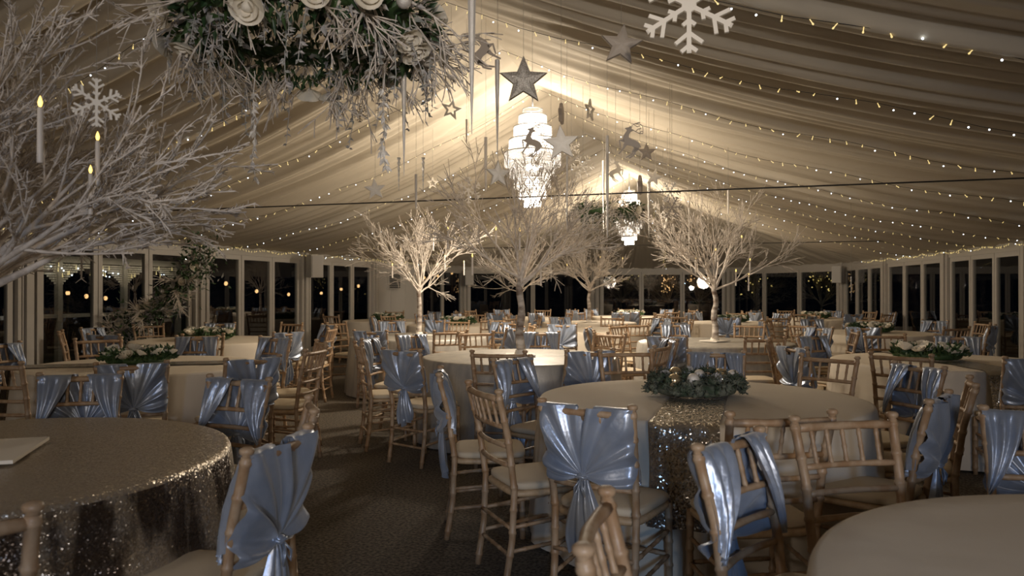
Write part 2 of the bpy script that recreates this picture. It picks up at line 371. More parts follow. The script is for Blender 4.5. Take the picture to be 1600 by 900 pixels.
def chair_parts():
    P = []
    for s in (-1, 1):
        m = MB(); ringed(m, post_pts(s), .0165); t = post_at(s, .895)
        P.append(('leg', m, 'wood'))
        f = MB().lathe([(.015, 0), (.013, .006), (.0195, .010), (.0215, .017), (.0205, .024), (.013, .029), (0, .030)], 12, (t.x, t.y, t.z)); P.append(('finial', f, 'wood'))
        m = MB(); ringed(m, [(s * .190, .185, 0), (s * .188, .18, .43)], .0165); P.append(('leg', m, 'wood'))
        for z in (.20, .31):
            m = MB(); ringed(m, [(s * .189, .184, z), (s * .182, -.20, z - .03)], .0095, .09, 6); P.append(('stretcher', m, 'wood'))
    for z in (.20,): m = MB(); ringed(m, [(-.189, .184, z), (.189, .184, z)], .0095, .09, 6); P.append(('stretcher', m, 'wood'))
    for z in (.15, .28): m = MB(); ringed(m, [(-.181, -.21, z), (.181, -.21, z)], .0095, .09, 6); P.append(('stretcher', m, 'wood'))
    for z, r in ((.878, .0145), (.745, .011), (.655, .011), (.565, .011)):
        m = MB(); m.tube(rail_pts(z), [r * (1 + .15 * (k % 2)) for k in range(7)], 8); P.append(('back_rail', m, 'wood'))
    top = rail_pts(.878, n=24); low = rail_pts(.745, n=24)
    for k in (4, 8, 12, 16, 20):
        m = MB(); ringed(m, [top[k], low[k]], .0085, .045, 6, .03); P.append(('spindle', m, 'wood'))
    def sl(w0, w1, y0, y1, z0, z1, puff, name, mt):
        m = MB(); prof_ = [(0, .96), (.25, 1.0), (.7, 1.0), (.92, .96), (1, .86), (1.0 + puff * .6, .55), (1.0 + puff, .15)]
        n = 40
        for h, k in prof_:
            for i in range(n):
                a = 2 * PI * i / n; cx = math.copysign(abs(math.cos(a)) ** .35, math.cos(a)); cy = math.copysign(abs(math.sin(a)) ** .35, math.sin(a))
                yy = (y0 + y1) / 2 + cy * k * (y1 - y0) / 2; wv = w0 + (w1 - w0) * (yy - y0) / (y1 - y0)
                m.v.append((cx * k * wv, yy, z0 + (z1 - z0) * h))
        q = len(prof_)
        for j in range(q - 1):
            for i in range(n): m.f.append((j * n + i, j * n + (i + 1) % n, (j + 1) * n + (i + 1) % n, (j + 1) * n + i))
        m.f.append(tuple(range(n))[::-1]); m.f.append(tuple((q - 1) * n + i for i in range(n)))
        P.append((name, m, mt))
    sl(.196, .208, -.20, .205, .415, .445, 0, 'seat_frame', 'wood_seat')
    sl(.190, .204, -.185, .208, .446, .482, .35, 'seat_cushion', 'cushion')
    return P
CH = [(n, m.mesh(n, t), t) for n, m, t in chair_parts()]
far = {}
for n, m, t in chair_parts(): far.setdefault(t, MB()).add(m.v, m.f)
CHF = bpy.data.meshes.new('chiavari_chair_small'); allm = MB(); mats = []; idx = []
for k, (t, m) in enumerate(far.items()): allm.add(m.v, m.f); mats.append(t); idx += [k] * len(m.f)
CHF.from_pydata(allm.v, [], allm.f); [CHF.materials.append(M[t]) for t in mats]; CHF.polygons.foreach_set('material_index', idx); CHF.polygons.foreach_set('use_smooth', [True] * len(idx)); CHF.update()
def sash_parts(seed):
    rnd = random.Random(seed); ph = [rnd.random() * 6 for _ in range(6)]; kx = rnd.uniform(-.02, .02); kz = .605 + rnd.uniform(-.02, .015)
    m = MB(); NU, NV = 72, 14
    def back(u, v):
        a = R(188 - 196 * u); c, s = math.cos(a), math.sin(a)
        hw = .208; top = .905 - kz
        rr = min(hw / max(abs(c), 1e-4), (top / s) if s > .05 else 9)
        if abs(a - PI / 2) < .06: rr *= .80
        if s < .12: rr = hw * (1 - .2 * max(0, .12 - s))
        r = rr * (.05 + .95 * v); x = kx * (1 - v) + c * r; z = kz + s * r + (.015 * math.sin(PI * v) if s < .2 else 0) * -1
        z = min(z, .903)
        pl = math.sin(a * 13 + ph[0]) * .5 + math.sin(a * 21 + ph[1]) * .35 + math.sin(a * 8 + ph[2]) * .4
        y = -.205 - (max(z, .5) - .5) * .17 - .030 - .018 * math.sin(PI * min(v, 1)) - .026 * pl * (.25 + .75 * v ** .7) - .012 * (1 - v)
        if abs(x) > .19: y += (abs(x) - .19) * 1.3
        return (x, y, z)
    m.grid(back, NU, NV)
    for s in (-1, 1):                                       # the part that comes over the top rail, drawn out to the side
        inn = .03 + rnd.random() * .05
        def front(u, v, s=s, inn=inn):                      # u across, v down from the back of the rail, over and down the front
            xi = inn + (.212 - inn) * u
            if v < .2:
                q = v / .2 * PI; y = -.275 + .024 * -math.cos(q); z = .892 + .016 * math.sin(q)
                return (s * xi, y + .003 * math.sin(u * 14 + ph[3]), z)
            t = (v - .2) / .8; x = xi + (.205 - xi) * t ** 1.25; z = .892 - t * (.27 + .04 * (1 - u))
            y = -.251 + .068 * t * .9 + .022 * math.sin(PI * t) * (1 - .3 * u) + .014 * math.sin(u * 17 + ph[4] + t * 4) * (1 - t * .3)
            if u > .75: y -= (u - .75) * .10
            return (s * x, y, z)
        m.grid(front, 18, 16)
    tail = MB()
    for s, L, ww in ((-1, .27 + rnd.random() * .04, .055), (1, .24 + rnd.random() * .05, .05)):
        def tl(u, v, s=s, L=L, ww=ww):
            w = (.012 + ww * math.sin(min(v * 1.25, 1) * PI / 2) ** 1.3) * (1 - .35 * max(0, v - .8) / .2)
            x = kx + s * .012 + s * .022 * v + (u - .5) * 2 * w; z = kz - .005 - L * v - .012 * math.sin(u * 9 + ph[5])
            y = -.262 + .018 * v - .016 * math.sin(u * 15 + s) * (.3 + v) - .02 * math.sin(PI * v) * math.sin(PI * u)
            return (x, y, z)
        tail.grid(tl, 20, 12)
    kn = MB().ball((kx, -.268, kz), .021, 8, .8)
    kn.tube([(kx + .022 * math.cos(a), -.272 + .018 * math.sin(a), kz + .004 * math.sin(3 * a)) for a in [2 * PI * k / 14 for k in range(15)]], .006, 6)
    for s in (-1, 1): kn.tube([(kx, -.285, kz - .01), (kx + s * .02, -.30, kz - .04), (kx + s * .024, -.295, kz - .075), (kx + s * .01, -.29, kz - .05), (kx, -.285, kz - .012)], .004, 6)
    return m, tail, kn
SASH = []
for sd in (1, 2, 3, 4):
    a, b, c = sash_parts(sd); SASH.append((a.mesh('sash', 'satin'), b.mesh('sash_tail', 'satin'), c.mesh('sash_knot', 'satin')))
# ------------------------------------------------------------------ cloths, wreaths, trees (meshes)
RT = .915; ZT = .76
def cloth(seed, hem=.015, nf=16, amp=.026, flare=.08):
    rnd = random.Random(seed); p1, p2 = rnd.random() * 6, rnd.random() * 6; mb = MB(); n = 144
    rings = [(0, ZT)] + [(RT * k / 8, ZT) for k in range(1, 8)] + [(RT * .985, ZT), (RT, ZT - .004), (RT + .008, ZT - .02)]
    for r, z in rings:
        for i in range(n):
            a = 2 * PI * i / n; zz = z + (.0035 * math.sin(a * 4 + p1 + r * 6) * math.sin(r * 9 + p2) if r < RT * .98 else 0)
            mb.v.append((r * math.cos(a), r * math.sin(a), zz))
    nr = 12
    for j in range(1, nr + 1):
        t = j / nr
        for i in range(n):
            a = 2 * PI * i / n
            f = math.sin(a * nf + p1 + .9 * math.sin(a * 3 + p2)); f = f * .75 + .25 * math.sin(a * nf * 2.3 + p2)
            r = RT + .008 + flare * t ** .8 * .8 + amp * f * t ** .8 * (.7 + .5 * math.sin(a * 5 + p2))
            mb.v.append((r * math.cos(a), r * math.sin(a), (ZT - .02) * (1 - t) + hem * t + .008 * math.sin(a * 7) * t * 0))
    m = len(rings) + nr
    for j in range(m - 1):
        for i in range(n): mb.f.append((j * n + i, j * n + (i + 1) % n, (j + 1) * n + (i + 1) % n, (j + 1) * n + i))
    return mb
CL = {('white_cloth', s): cloth(s).mesh('tablecloth', 'white_cloth') for s in (1, 2, 3)}
CL.update({('grey_cloth', s): cloth(s + 5, nf=22, amp=.02).mesh('tablecloth', 'grey_cloth') for s in (1, 2)})
CL[('sequin', 1)] = cloth(11, nf=13, amp=.032).mesh('tablecloth', 'sequin')
def leafpts(p, d, L, w, rnd):
    d = d.normalized(); s = d.cross(Vector((rnd.gauss(0, 1), rnd.gauss(0, 1), rnd.gauss(0, 1)))).normalized(); n = d.cross(s)
    return [p, p + d * L * .35 + s * w + n * w * .3, p + d * L, p + d * L * .35 - s * w + n * w * .3, p + d * L * .45 - n * w * .2]
def leaf(mb, p, d, L, w, rnd):
    mb.add(leafpts(p, d, L, w, rnd), [(0, 1, 4), (1, 2, 4), (2, 3, 4), (3, 0, 4)])
def rose(r, seed=0):
    rnd = random.Random(seed); mb = MB().ball((0, 0, r * .25), r * .42, 6)
    for ring, (n, rr, h, o) in enumerate(((3, .42, .85, .1), (5, .68, .75, .35), (6, .95, .6, .6))):
        for k in range(n):
            a = 2 * PI * k / n + ring * .5 + rnd.random() * .3
            def pt(u, v, a=a, rr=rr, h=h, o=o):
                b = a + (u - .5) * 1.5; q = r * rr * (.35 + .65 * math.sin(v * PI / 2)) + r * o * .3 * v * v
                return (q * math.cos(b), q * math.sin(b), r * h * v * (1 - .25 * (2 * u - 1) ** 2))
            mb.grid(pt, 5, 4)
    return mb
ROSE = rose(.055).mesh('rose', 'petal'); 
BAUB_G = MB().ball((0, 0, 0), .036, 12).mesh('bauble', 'gold'); BAUB_S = MB().ball((0, 0, 0), .032, 12).mesh('bauble', 'silver')
CONE = MB()
for k in range(9):
    for q in range(8):
        a = q * PI / 4 + k * .4; r = .026 * math.sin(PI * (k + 1.5) / 11); leaf(CONE, Vector((r * .4 * math.cos(a), r * .4 * math.sin(a), -.03 + k * .0075)), Vector((math.cos(a), math.sin(a), .5)), r, .009, random)
CONE = CONE.mesh('pine_cone', 'frost_leaf')
def pine_ring(seed, rr=.19, rt=.075):
    rnd = random.Random(seed); mb = MB()
    for k in range(230):
        a = rnd.random() * 2 * PI; b = rnd.uniform(-.6, PI + .6); q = rt * rnd.uniform(.6, 1.05)
        c = Vector(((rr + q * math.cos(b)) * math.cos(a), (rr + q * math.cos(b)) * math.sin(a), .04 + max(-.022, q * math.sin(b) * .9)))
        mb.ball(c, rnd.uniform(.012, .02), 4)
        for _ in range(16):
            d = Vector((rnd.gauss(0, 1), rnd.gauss(0, 1), rnd.gauss(.3, .8))).normalized(); e = c + d * rnd.uniform(.022, .036)
            if e.z > .003: mb.tube([c, e], [.003, .0022], 3, False)
    mb.tube([(rr * math.cos(2 * PI * k / 40), rr * math.sin(2 * PI * k / 40), .035) for k in range(41)], .033, 8)
    return mb
PINE = pine_ring(3).mesh('pine_ring', 'pine')
def leaf_ring(seed, rr=.18, rt=.07, n=700):
    rnd = random.Random(seed); mb = MB()
    for k in range(n):
        a = rnd.random() * 2 * PI; b = rnd.uniform(0, PI); q = rt * rnd.uniform(.3, 1)
        c = Vector(((rr + q * math.cos(b)) * math.cos(a), (rr + q * math.cos(b)) * math.sin(a), .02 + q * math.sin(b)))
        d = Vector((math.cos(a) * rnd.uniform(-.5, 1.2), math.sin(a) * rnd.uniform(-.5, 1.2), rnd.uniform(-.1, .8)))
        leaf(mb, c, d, rnd.uniform(.03, .055), .011, rnd)
    mb.tube([(rr * math.cos(2 * PI * k / 40), rr * math.sin(2 * PI * k / 40), .03) for k in range(41)], .028, 8)
    return mb
GREEN = leaf_ring(5).mesh('leaf_ring', 'leaf')
def table_wreath(loc, kind, lab, sc=1, seed=1):
    rnd = random.Random(seed)
    e = put('table_wreath' if kind == 'pine' else 'flower_ring', None, None, loc, rnd.random() * 6, lab, 'wreath' if kind == 'pine' else 'flower arrangement', 'table centrepieces', sc=sc)
    put('pine_ring' if kind == 'pine' else 'leaf_ring', PINE if kind == 'pine' else GREEN, e)
    if kind == 'pine':
        for k in range(11):
            a = 2 * PI * k / 11 + rnd.uniform(-.15, .15); q = rnd.uniform(.15, .23)
            p = (q * math.cos(a), q * math.sin(a), .092 + rnd.uniform(-.01, .012)); t = k % 3
            put(('bauble', 'bauble', 'pine_cone')[t], (BAUB_G, BAUB_S, CONE)[t], e, p, rot=(rnd.random(), rnd.random(), rnd.random()), label=('champagne gold bauble', 'silver glitter bauble', None)[t])
    else:
        for k in range(19):
            a = 2 * PI * k / 19 + rnd.uniform(-.2, .2); q = rnd.uniform(.13, .24)
            put('rose', ROSE, e, (q * math.cos(a), q * math.sin(a), .065 + rnd.uniform(-.012, .015)), rot=(rnd.uniform(-.6, .6), rnd.uniform(-.6, .6), rnd.random() * 6), label='cream rose', sc=rnd.uniform(.55, .85))
    return e
FINE = .0030
FUZZ = 0
def grow(mb, p, d, L, r, lev, rnd, up=.25, nb=(5, 4, 3), fuzz=0):
    n = max(3, int(L / .07)); pts = [p.copy()]; rad = [r]; dd = d.normalized(); q = p.copy()
    kids = []
    for i in range(1, n + 1):
        t = i / n
        dd = (dd + Vector((rnd.gauss(0, .07), rnd.gauss(0, .07), rnd.gauss(0, .05) + up * .08))).normalized()
        q = q + dd * L / n; pts.append(q.copy()); rad.append(max(r * (1 - .75 * t), FINE))
        kids.append((q.copy(), dd.copy(), t, rad[-1]))
    if FUZZ and lev:
        for i in range(1, len(pts)):
            for _ in range(FUZZ):
                b_ = pts[i - 1].lerp(pts[i], rnd.random()); v_ = Vector((rnd.gauss(0, 1), rnd.gauss(0, 1), rnd.gauss(0, 1))).normalized() + dd * .8
                mb.tube([b_, b_ + v_ * rnd.uniform(.010, .026)], [.0028, .0012], 3, False)
    mb.tube(pts, rad, 6 if lev == 0 else 4 if lev == 1 else 3, False)
    if lev < len(nb):
        for k in range(nb[lev]):
            i = rnd.uniform(.25, 1) * (len(kids) - 1); q, dd, t, rr = kids[int(i)]
            ax = dd.cross(Vector((rnd.gauss(0, 1), rnd.gauss(0, 1), rnd.gauss(0, 1)))).normalized()
            nd = Matrix.Rotation(R(rnd.uniform(14, 38)), 3, ax) @ dd
            grow(mb, q, nd, L * rnd.uniform(.42, .7), max(rr * .85, FINE), lev + 1, rnd, up, nb, fuzz)
def tree_meshes(seed, th=.66, spread=.72, nm=13, L=.78, nb=(5, 4, 3), rk=1):
    rnd = random.Random(seed); tr = MB()
    pts = [(.012 * math.sin(k * 1.3 + seed), .012 * math.cos(k * 1.7), th * k / 8) for k in range(9)]
    tr.tube(pts, [.040 * rk - .0018 * k + .002 * math.sin(k * 2.1) for k in range(9)], 10)
    br = MB()
    for k in range(nm):
        a = 2 * PI * k / nm * 2.4 + rnd.uniform(-.3, .3); e = R(rnd.uniform(30, 82)) if k > nm * .3 else R(rnd.uniform(18, 34))
        p = Vector((0, 0, th * rnd.uniform(.84, 1.0))); d = Vector((math.cos(a) * math.cos(e), math.sin(a) * math.cos(e), math.sin(e)))
        grow(br, p, d, L * rnd.uniform(.8, 1.1), .014 * rk, 0, rnd, .35, nb)
    # low side branches hanging like the photo's
    return tr.mesh('trunk', 'birch'), br.mesh('branches', 'branch')
TREES = [tree_meshes(21), tree_meshes(22), tree_meshes(23, spread=.6)]
BASE = MB().box((-.13, -.13, 0), (.13, .13, .012)).add([], [])
BASE.lathe([(.055, .012), (.05, .03), (.042, .05)], 16); BASE = BASE.mesh('base_plate', 'paint', False)
FL = MB().lathe([(.002, .0), (.006, .008), (.0075, .016), (.005, .027), (.001, .037)], 10).mesh('flame', 'flame')
CA = MB().lathe([(.009, 0), (.0095, .004), (.0085, .165), (.006, .172), (.002, .173)], 12).mesh('candle_body', 'wax')
CT = MB().tube([(0, 0, .19), (0, 0, .42)], .0006, 3).mesh('hanging_thread', 'thread')
def candle(p, lab, group, sc=1, thread=True):
    e = put('hanging_candle', CA, None, p, 0, lab, 'candle', group, sc=sc)
    put('flame', FL, e, (0, 0, .170)); 
    if thread: put('hanging_thread', CT, e)
    return e
# ------------------------------------------------------------------ tables with chairs
TABLES = {   # key: (x, z ahead, cloth, seed, description)
 'A': (1.08, 4.40, 'white_cloth', 1, 'the pine wreath table'),
 'B': (-2.01, 2.80, 'sequin', 1, 'the near sequinned table'),
 'C': (1.53, 1.40, 'white_cloth', 2, 'the bottom right table'),
 'D': (.08, 7.2, 'grey_cloth', 1, 'the tallest tree\'s table'),
 'E': (3.78, 6.7, 'white_cloth', 3, 'the right-hand runner table'),
 'F': (-3.05, 6.35, 'white_cloth', 2, 'the left runner table'),
 'G': (-3.8, 9.6, 'white_cloth', 3, 'the left doors\' flower table'),
 'I': (-1.26, 10.4, 'grey_cloth', 2, 'the left-hand tree\'s table'),
 'J': (2.44, 9.2, 'grey_cloth', 1, 'the right-hand tree\'s table'),
 'K': (1.27, 12.2, 'white_cloth', 1, 'the plain table behind tallest tree'),
 'N': (5.3, 11.3, 'white_cloth', 2, 'the right windows\' flower table'),
 'M': (1.51, 15.0, 'white_cloth', 3, 'the tree table below small wreath'),
 'Q': (4.33, 15.0, 'white_cloth', 1, 'the flower table behind right-hand tree'),
 'R': (-.98, 13.9, 'white_cloth', 2, 'the flower table right of white panel'),
 'S': (-2.61, 16.0, 'white_cloth', 3, 'the flower table before white panel'),
 'L': (.22, 17.6, 'white_cloth', 1, 'the smallest tree\'s table'),
 'P': (2.86, 18.5, 'white_cloth', 2, 'the farthest middle flower table'),
 'O': (6.75, 17.0, 'white_cloth', 3, 'the farthest right flower table'),
}
CLW = {'white_cloth': 'ivory cloth', 'grey_cloth': 'silver-grey patterned cloth', 'sequin': 'silver sequin cloth'}
# explicit chairs: table -> list of (x, z, sash, turn)
EX = {
 'A': [(.39, 3.26, 1, 0), (.03, 3.72, 0, -10), (-.24, 4.42, 1, 5), (.14, 5.15, 1, 0), (.90, 5.72, 0, 0), (1.50, 5.66, 1, 0), (2.10, 5.28, 0, 0), (2.36, 4.72, 1, 0), (2.20, 4.0, 0, -8), (1.70, 3.42, 1, 18), (.97, 3.05, 0, 12)],
 'B': [(-1.28, 1.66, 0, 0), (-.90, 2.40, 1, 10), (-.98, 3.05, 0, 4), (-1.52, 3.9, 1, 0), (-2.36, 4.1, 1, 0), (-3.0, 3.9, 0, 0)],
 'C': [(.34, 1.50, 0, -8), (.82, 2.28, 1, 8), (1.25, 2.62, 0, 0), (1.99, 2.78, 1, 0), (2.5, 2.3, 0, 0)],
 'F': [(-3.3, 5.1, 0, 0), (-2.5, 5.06, 1, 0), (-1.92, 5.4, 1, 0), (-1.74, 6.15, 0, 0), (-1.9, 6.9, 0, 0), (-2.45, 7.5, 1, 0), (-3.2, 7.65, 1, 0), (-3.9, 7.3, 0, 0), (-4.35, 6.7, 1, 0)],
 'E': [(2.95, 5.72, 0, 0), (3.62, 5.42, 1, 0), (4.4, 5.65, 0, 0), (4.9, 6.3, 1, 0), (4.95, 7.1, 0, 0), (4.5, 7.75, 1, 0), (3.95, 7.98, 0, 0), (3.2, 7.8, 1, 0), (2.6, 7.2, 0, 0), (2.5, 6.4, 1, 0)],
 'D': [(-.76, 6.12, 1, 0), (-1.18, 6.75, 0, 0), (-1.22, 7.45, 1, 0), (-.08, 5.98, 0, 0), (.54, 6.1, 1, 0), (1.13, 6.6, 0, 0), (1.35, 7.35, 1, 0), (.95, 8.2, 0, 0), (.3, 8.5, 1, 0), (-.35, 8.45, 0, 0), (-.95, 8.1, 1, 0)],
}
def aspect(a):                           # a = direction from table centre in camera-side coordinates
    d = math.degrees(a) % 360
    return ['right side', 'far right side', 'far side', 'far left side', 'left side', 'near left side', 'near side', 'near right side'][int(((d + 22.5) % 360) // 45)]
CHAIRS = []
for key, (x, z, cl, sd, desc) in TABLES.items():
    p = W(x, z)
    what = {'A': 'with a sequin runner and pine wreath on top, centre of the room', 'B': 'over the near left table', 'C': 'with nothing on it, bottom right corner'}.get(key)
    lab = 'floor-length %s over %s' % (CLW[cl], desc)
    put('tablecloth', CL[(cl, sd)], None, p, sd + x, lab, 'tablecloth', 'tablecloths over round banquet tables')
    if key in EX: lst = EX[key]
    else:
        n = 10; ph = {'E': 200, 'F': 262, 'G': 250, 'I': 255, 'J': 238, 'K': 250, 'N': 245}.get(key, 240 + sd * 11); lst = []
        if key == 'F': ph = 266
        rr = random.Random(sd + int(x * 10))
        for k in range(n):
            a = R(ph + k * 36 + rr.uniform(-3, 3)); q = 1.27 + rr.uniform(-.03, .08)
            lst.append((x + q * math.cos(a), z + q * math.sin(a), 1 - k % 2 if key not in ('J',) else (k + 1) % 2, rr.uniform(-7, 7)))
    for (cx, cz, s, trn) in lst: CHAIRS.append([key, cx, cz, s, trn, math.atan2(cz - z, cx - x), desc])
# drop seats wholly out of frame, and separate seats of neighbouring tables that would collide
kept = []
for c in CHAIRS:
    q = [proj(W(c[1] + dx, c[2] + dz, h)) for dx in (-.22, .22) for dz in (-.2, .2) for h in (0, .92)]
    if not any(-40 < a < 1640 and b < 940 and zz > .3 for a, b, zz in q): continue
    w = W(c[1], c[2])
    if w.x < UL + .35 or w.x > urite(w.y) - .3: continue
    if c[0] not in 'ABC' and any(k[0] != c[0] and math.hypot(k[1] - c[1], k[2] - c[2]) < .46 for k in kept): continue
    if any(t != c[0] and math.hypot(v[0] - c[1], v[1] - c[2]) < 1.2 for t, v in TABLES.items()): 
        if c[0] not in EX: continue
    kept.append(c)
cnt = {}
for c in kept:
    c.append((c[0], c[3], aspect(c[5]))); cnt.setdefault(c[7], []).append(c)
rnd = random.Random(5)
for c in kept:
    key, cx, cz, s, trn, ang, desc, kk = c
    p = W(cx, cz); tx, tz = TABLES[key][:2]; t = W(tx, tz)
    rz = math.atan2(t.y - p.y, t.x - p.x) - PI / 2 + R(trn)
    # the list gives the back's place; seat centre is a little nearer the table
    d = (t - p).normalized(); base = p + d * (.10 if key in EX else 0)
    same = sorted(cnt[kk], key=lambda q: q[1] / q[2]); pre = ''
    if len(same) > 1: pre = ('left-hand ' if same[0] is c else 'right-hand ' if same[-1] is c else 'middle ')
    lab = '%s%s at %s of %s' % (pre, 'blue satin sashed chair' if s else 'unsashed beech chair', kk[2], desc)
    e = put('chiavari_chair', None if cz < 13 else CHF, None, base, rz, lab, 'chair', 'chiavari chairs around ' + desc)
    if cz < 13:
        for n, me, t_ in CH:
            put(n, me, e)
    if s:
        q = SASH[rnd.randrange(4)]; so = put('sash', q[0], e, label='dusty blue satin sash')
        put('sash_knot', q[2], so); put('sash_tail', q[1], so)
# runners
def runner(key, dirx, dirz, drop, lab, half=.155, both=True, m='runner'):
    x, z = TABLES[key][:2]; c = W(x, z); d = (W(dirx, dirz)).normalized(); sd = Vector((-d.y, d.x, 0)); mb = MB()
    def pt(u, v):
        w = (u - .5) * 2 * half; s = -1 + 2 * v; L = math.sqrt(max(RT * RT - w * w, 0)) + .018
        tot = L + drop; a = abs(s) * tot; sg = math.copysign(1, s) if both or s > 0 else -1
        if a < L: q = c + d * a * sg + sd * w; zz = ZT + .008
        else:
            o = .02 + .13 * ((a - L) / .7) ** .8 * .85 + .045; q = c + d * (L + o - .03) * sg + sd * (w * (1 + .03 * math.sin(a * 9)) + .006 * math.sin((a - L) * 8)); zz = ZT + .006 - (a - L)
            q = q + d * sg * .012 * math.sin(u * 9)
        return (q.x, q.y, zz)
    mb.grid(pt, 14, 120); put('table_runner', mb.mesh('table_runner', m), None, label=lab, cat='table runner', group='sequinned table runners')
runner('A', -.30, -.92, .46, 'silver sequin runner hanging over the front of the central round table')
runner('E', -.05, -1, .42, 'silver sequin runner hanging over the front of the right-hand table')
runner('F', -.95, -.25, .42, 'silver sequin runner lying across the left table with the wreath')
def top(key, dx=0, dz=0): x, z = TABLES[key][:2]; q = W(x + dx, z + dz, ZT + .008); return q
table_wreath(top('A', -.02, .05) + Vector((0, 0, .008)), 'pine', 'frosted pine wreath with gold and silver baubles on the central round table', 1.08, 1)
table_wreath(top('F', -.05) + Vector((0, 0, .008)), 'flower', 'green and cream flower ring on the left table behind the sequinned one', 1.2, 2)
table_wreath(top('E', -.1, .05) + Vector((0, 0, .008)), 'flower', 'green and cream flower ring on the right-hand table with the runner', 1.25, 3)
for k, (key, lab) in enumerate((('G', 'cream flower ring on the table by the left doors'), ('N', 'cream flower ring on the table by the right windows'),
        ('Q', 'small cream flower ring seen behind the right-hand white tree'), ('R', 'cream flower ring on the table just right of the white panel'), ('S', 'cream flower ring in front of the solid white wall panel'),
        ('P', 'cream flower ring on the farthest table, in the middle'), ('O', 'cream flower ring on the farthest table on the right'))):
    table_wreath(top(key), 'flower', lab, 1.3, 10 + k)
def tree(key, k, lab, rz, sc=1, nc=6, side='', cand=None):
    b = top(key); e = put('birch_tree', None, None, b, rz, lab, 'tree', 'white branch trees on the tables', sc=sc)
    put('base_plate', BASE, e); put('trunk', TREES[k][0], e, (0, 0, .03)); put('branches', TREES[k][1], e, (0, 0, .03))
    z = TABLES[key][1]
    for (px, py, dz, w) in (cand or []):
        candle(PX(px, py, z + dz) - Vector((0, 0, .17)), 'slim hanging led candle, %s' % w, 'led candles hung in the trees')
tree('D', 0, 'tallest white birch branch tree, left of the nearer chandelier', .3, 1.06, cand=[(700, 360, -.1, 'left of two under the tallest tree\'s left boughs'), (738, 402, 0, 'low on the left of the tallest tree'), (775, 360, .3, 'beside the tallest tree\'s trunk top'), (812, 362, -.3, 'right of the tallest tree\'s upper trunk'), (845, 418, .2, 'low right of the tallest tree')])
tree('I', 1, 'white birch branch tree in front of the solid white wall panel', 1.2, .98, cand=[(613, 415, 0, 'outermost left in the left-hand tree'), (626, 392, .1, 'upper left in the left-hand tree'), (677, 372, -.2, 'upper right in the left-hand tree'), (695, 402, 0, 'right side of the left-hand tree'), (725, 411, .2, 'outermost right in the left-hand tree')])
tree('J', 2, 'white birch branch tree on the right, before the far windows', 2.5, 1.0, cand=[(1087, 405, -.2, 'left side of the right-hand tree'), (1118, 392, -.3, 'beside the trunk of the right-hand tree'), (1159, 372, 0, 'upper right in the right-hand tree'), (1172, 408, .1, 'right side of the right-hand tree'), (1170, 432, -.2, 'lowest in the right-hand tree'), (1150, 425, .2, 'lower right in the right-hand tree')])
tree('M', 0, 'white birch branch tree right under the small hanging wreath', 4.0, 1.0, cand=[(886, 415, 0, 'left of the tree under the small wreath'), (938, 403, 0, 'middle of the tree under the small wreath'), (973, 405, .2, 'right of the tree under the small wreath')])
tree('L', 1, 'smallest white birch branch tree, just right of the tallest one', 3.0, .95)
# near tree (crown fills the upper left corner)
FINE = .0034; FUZZ = 4; rn = tree_meshes(34, th=.55, nm=24, L=.66, nb=(6, 4, 1), rk=1.15); FINE = .003; FUZZ = 0
e = put('birch_tree', None, None, top('B') + Vector((0, 0, .004)), .6, 'huge blurred white branch tree at the left edge, on the sequinned table', 'tree', 'white branch trees on the tables', sc=1.08)
put('base_plate', BASE, e, sc=(1.6, 1.6, 1)); put('trunk', rn[0], e, (0, 0, .03)); put('branches', rn[1], e, (0, 0, .03))
for px, py, z, w, s in ((62, 158, 2.35, 'highest of the three at upper left', 1), (152, 212, 2.75, 'middle one of the three at upper left', .95), (141, 264, 2.7, 'lowest of the three at upper left', .85)):
    candle(PX(px, py, z) - Vector((0, 0, .19 * s)), 'slim hanging led candle with yellow flame, ' + w, 'led candles hung in the near tree', s)
# ------------------------------------------------------------------ hanging ornaments
def star_poly(r, k=.42, rot=0):
    return [((r if i % 2 == 0 else r * k) * math.sin(PI * i / 5 + rot), (r if i % 2 == 0 else r * k) * math.cos(PI * i / 5 + rot)) for i in range(10)]
def star_mesh(m, r=.11, th=.028):
    mb = MB(); P = star_poly(r, .44); n = 10; rows = [(.0, .55), (.5, .9), (1, 1)]
    vs = []; 
    for sgn in (-1, 1): vs.append((0, sgn * th, 0))
    for sgn in (-1, 1):
        for k, y in ((.5, .85), (.93, .55)):
            for x, z in P: vs.append((x * k, sgn * th * y, z * k))
    for x, z in P: vs.append((x, 0, z))
    fs = []
    def ring(s, k): return 2 + s * 20 + k * 10
    e = 42
    for s in (0, 1):
        a, b = ring(s, 0), ring(s, 1)
        for i in range(n):
            j = (i + 1) % n; fs += [(s, a + i, a + j), (a + i, b + i, b + j, a + j), (b + i, e + i, e + j, b + j)]
    return mb.add(vs, fs).mesh('star_body', m, False)
def hollow_mesh(m, r=.10, th=.016):
    mb = MB(); P = star_poly(r, .45); Q = star_poly(r * .52, .5); vs = []
    for y in (-th / 2, th / 2):
        for X in (P, Q): vs += [(x, y, z) for x, z in X]
    fs = []
    for i in range(10):
        j = (i + 1) % 10; fs += [(i, j, 10 + j, 10 + i), (20 + i, 30 + i, 30 + j, 20 + j), (i, 20 + i, 20 + j, j), (10 + i, 10 + j, 30 + j, 30 + i)]
    return mb.add(vs, fs).mesh('star_body', m, False)
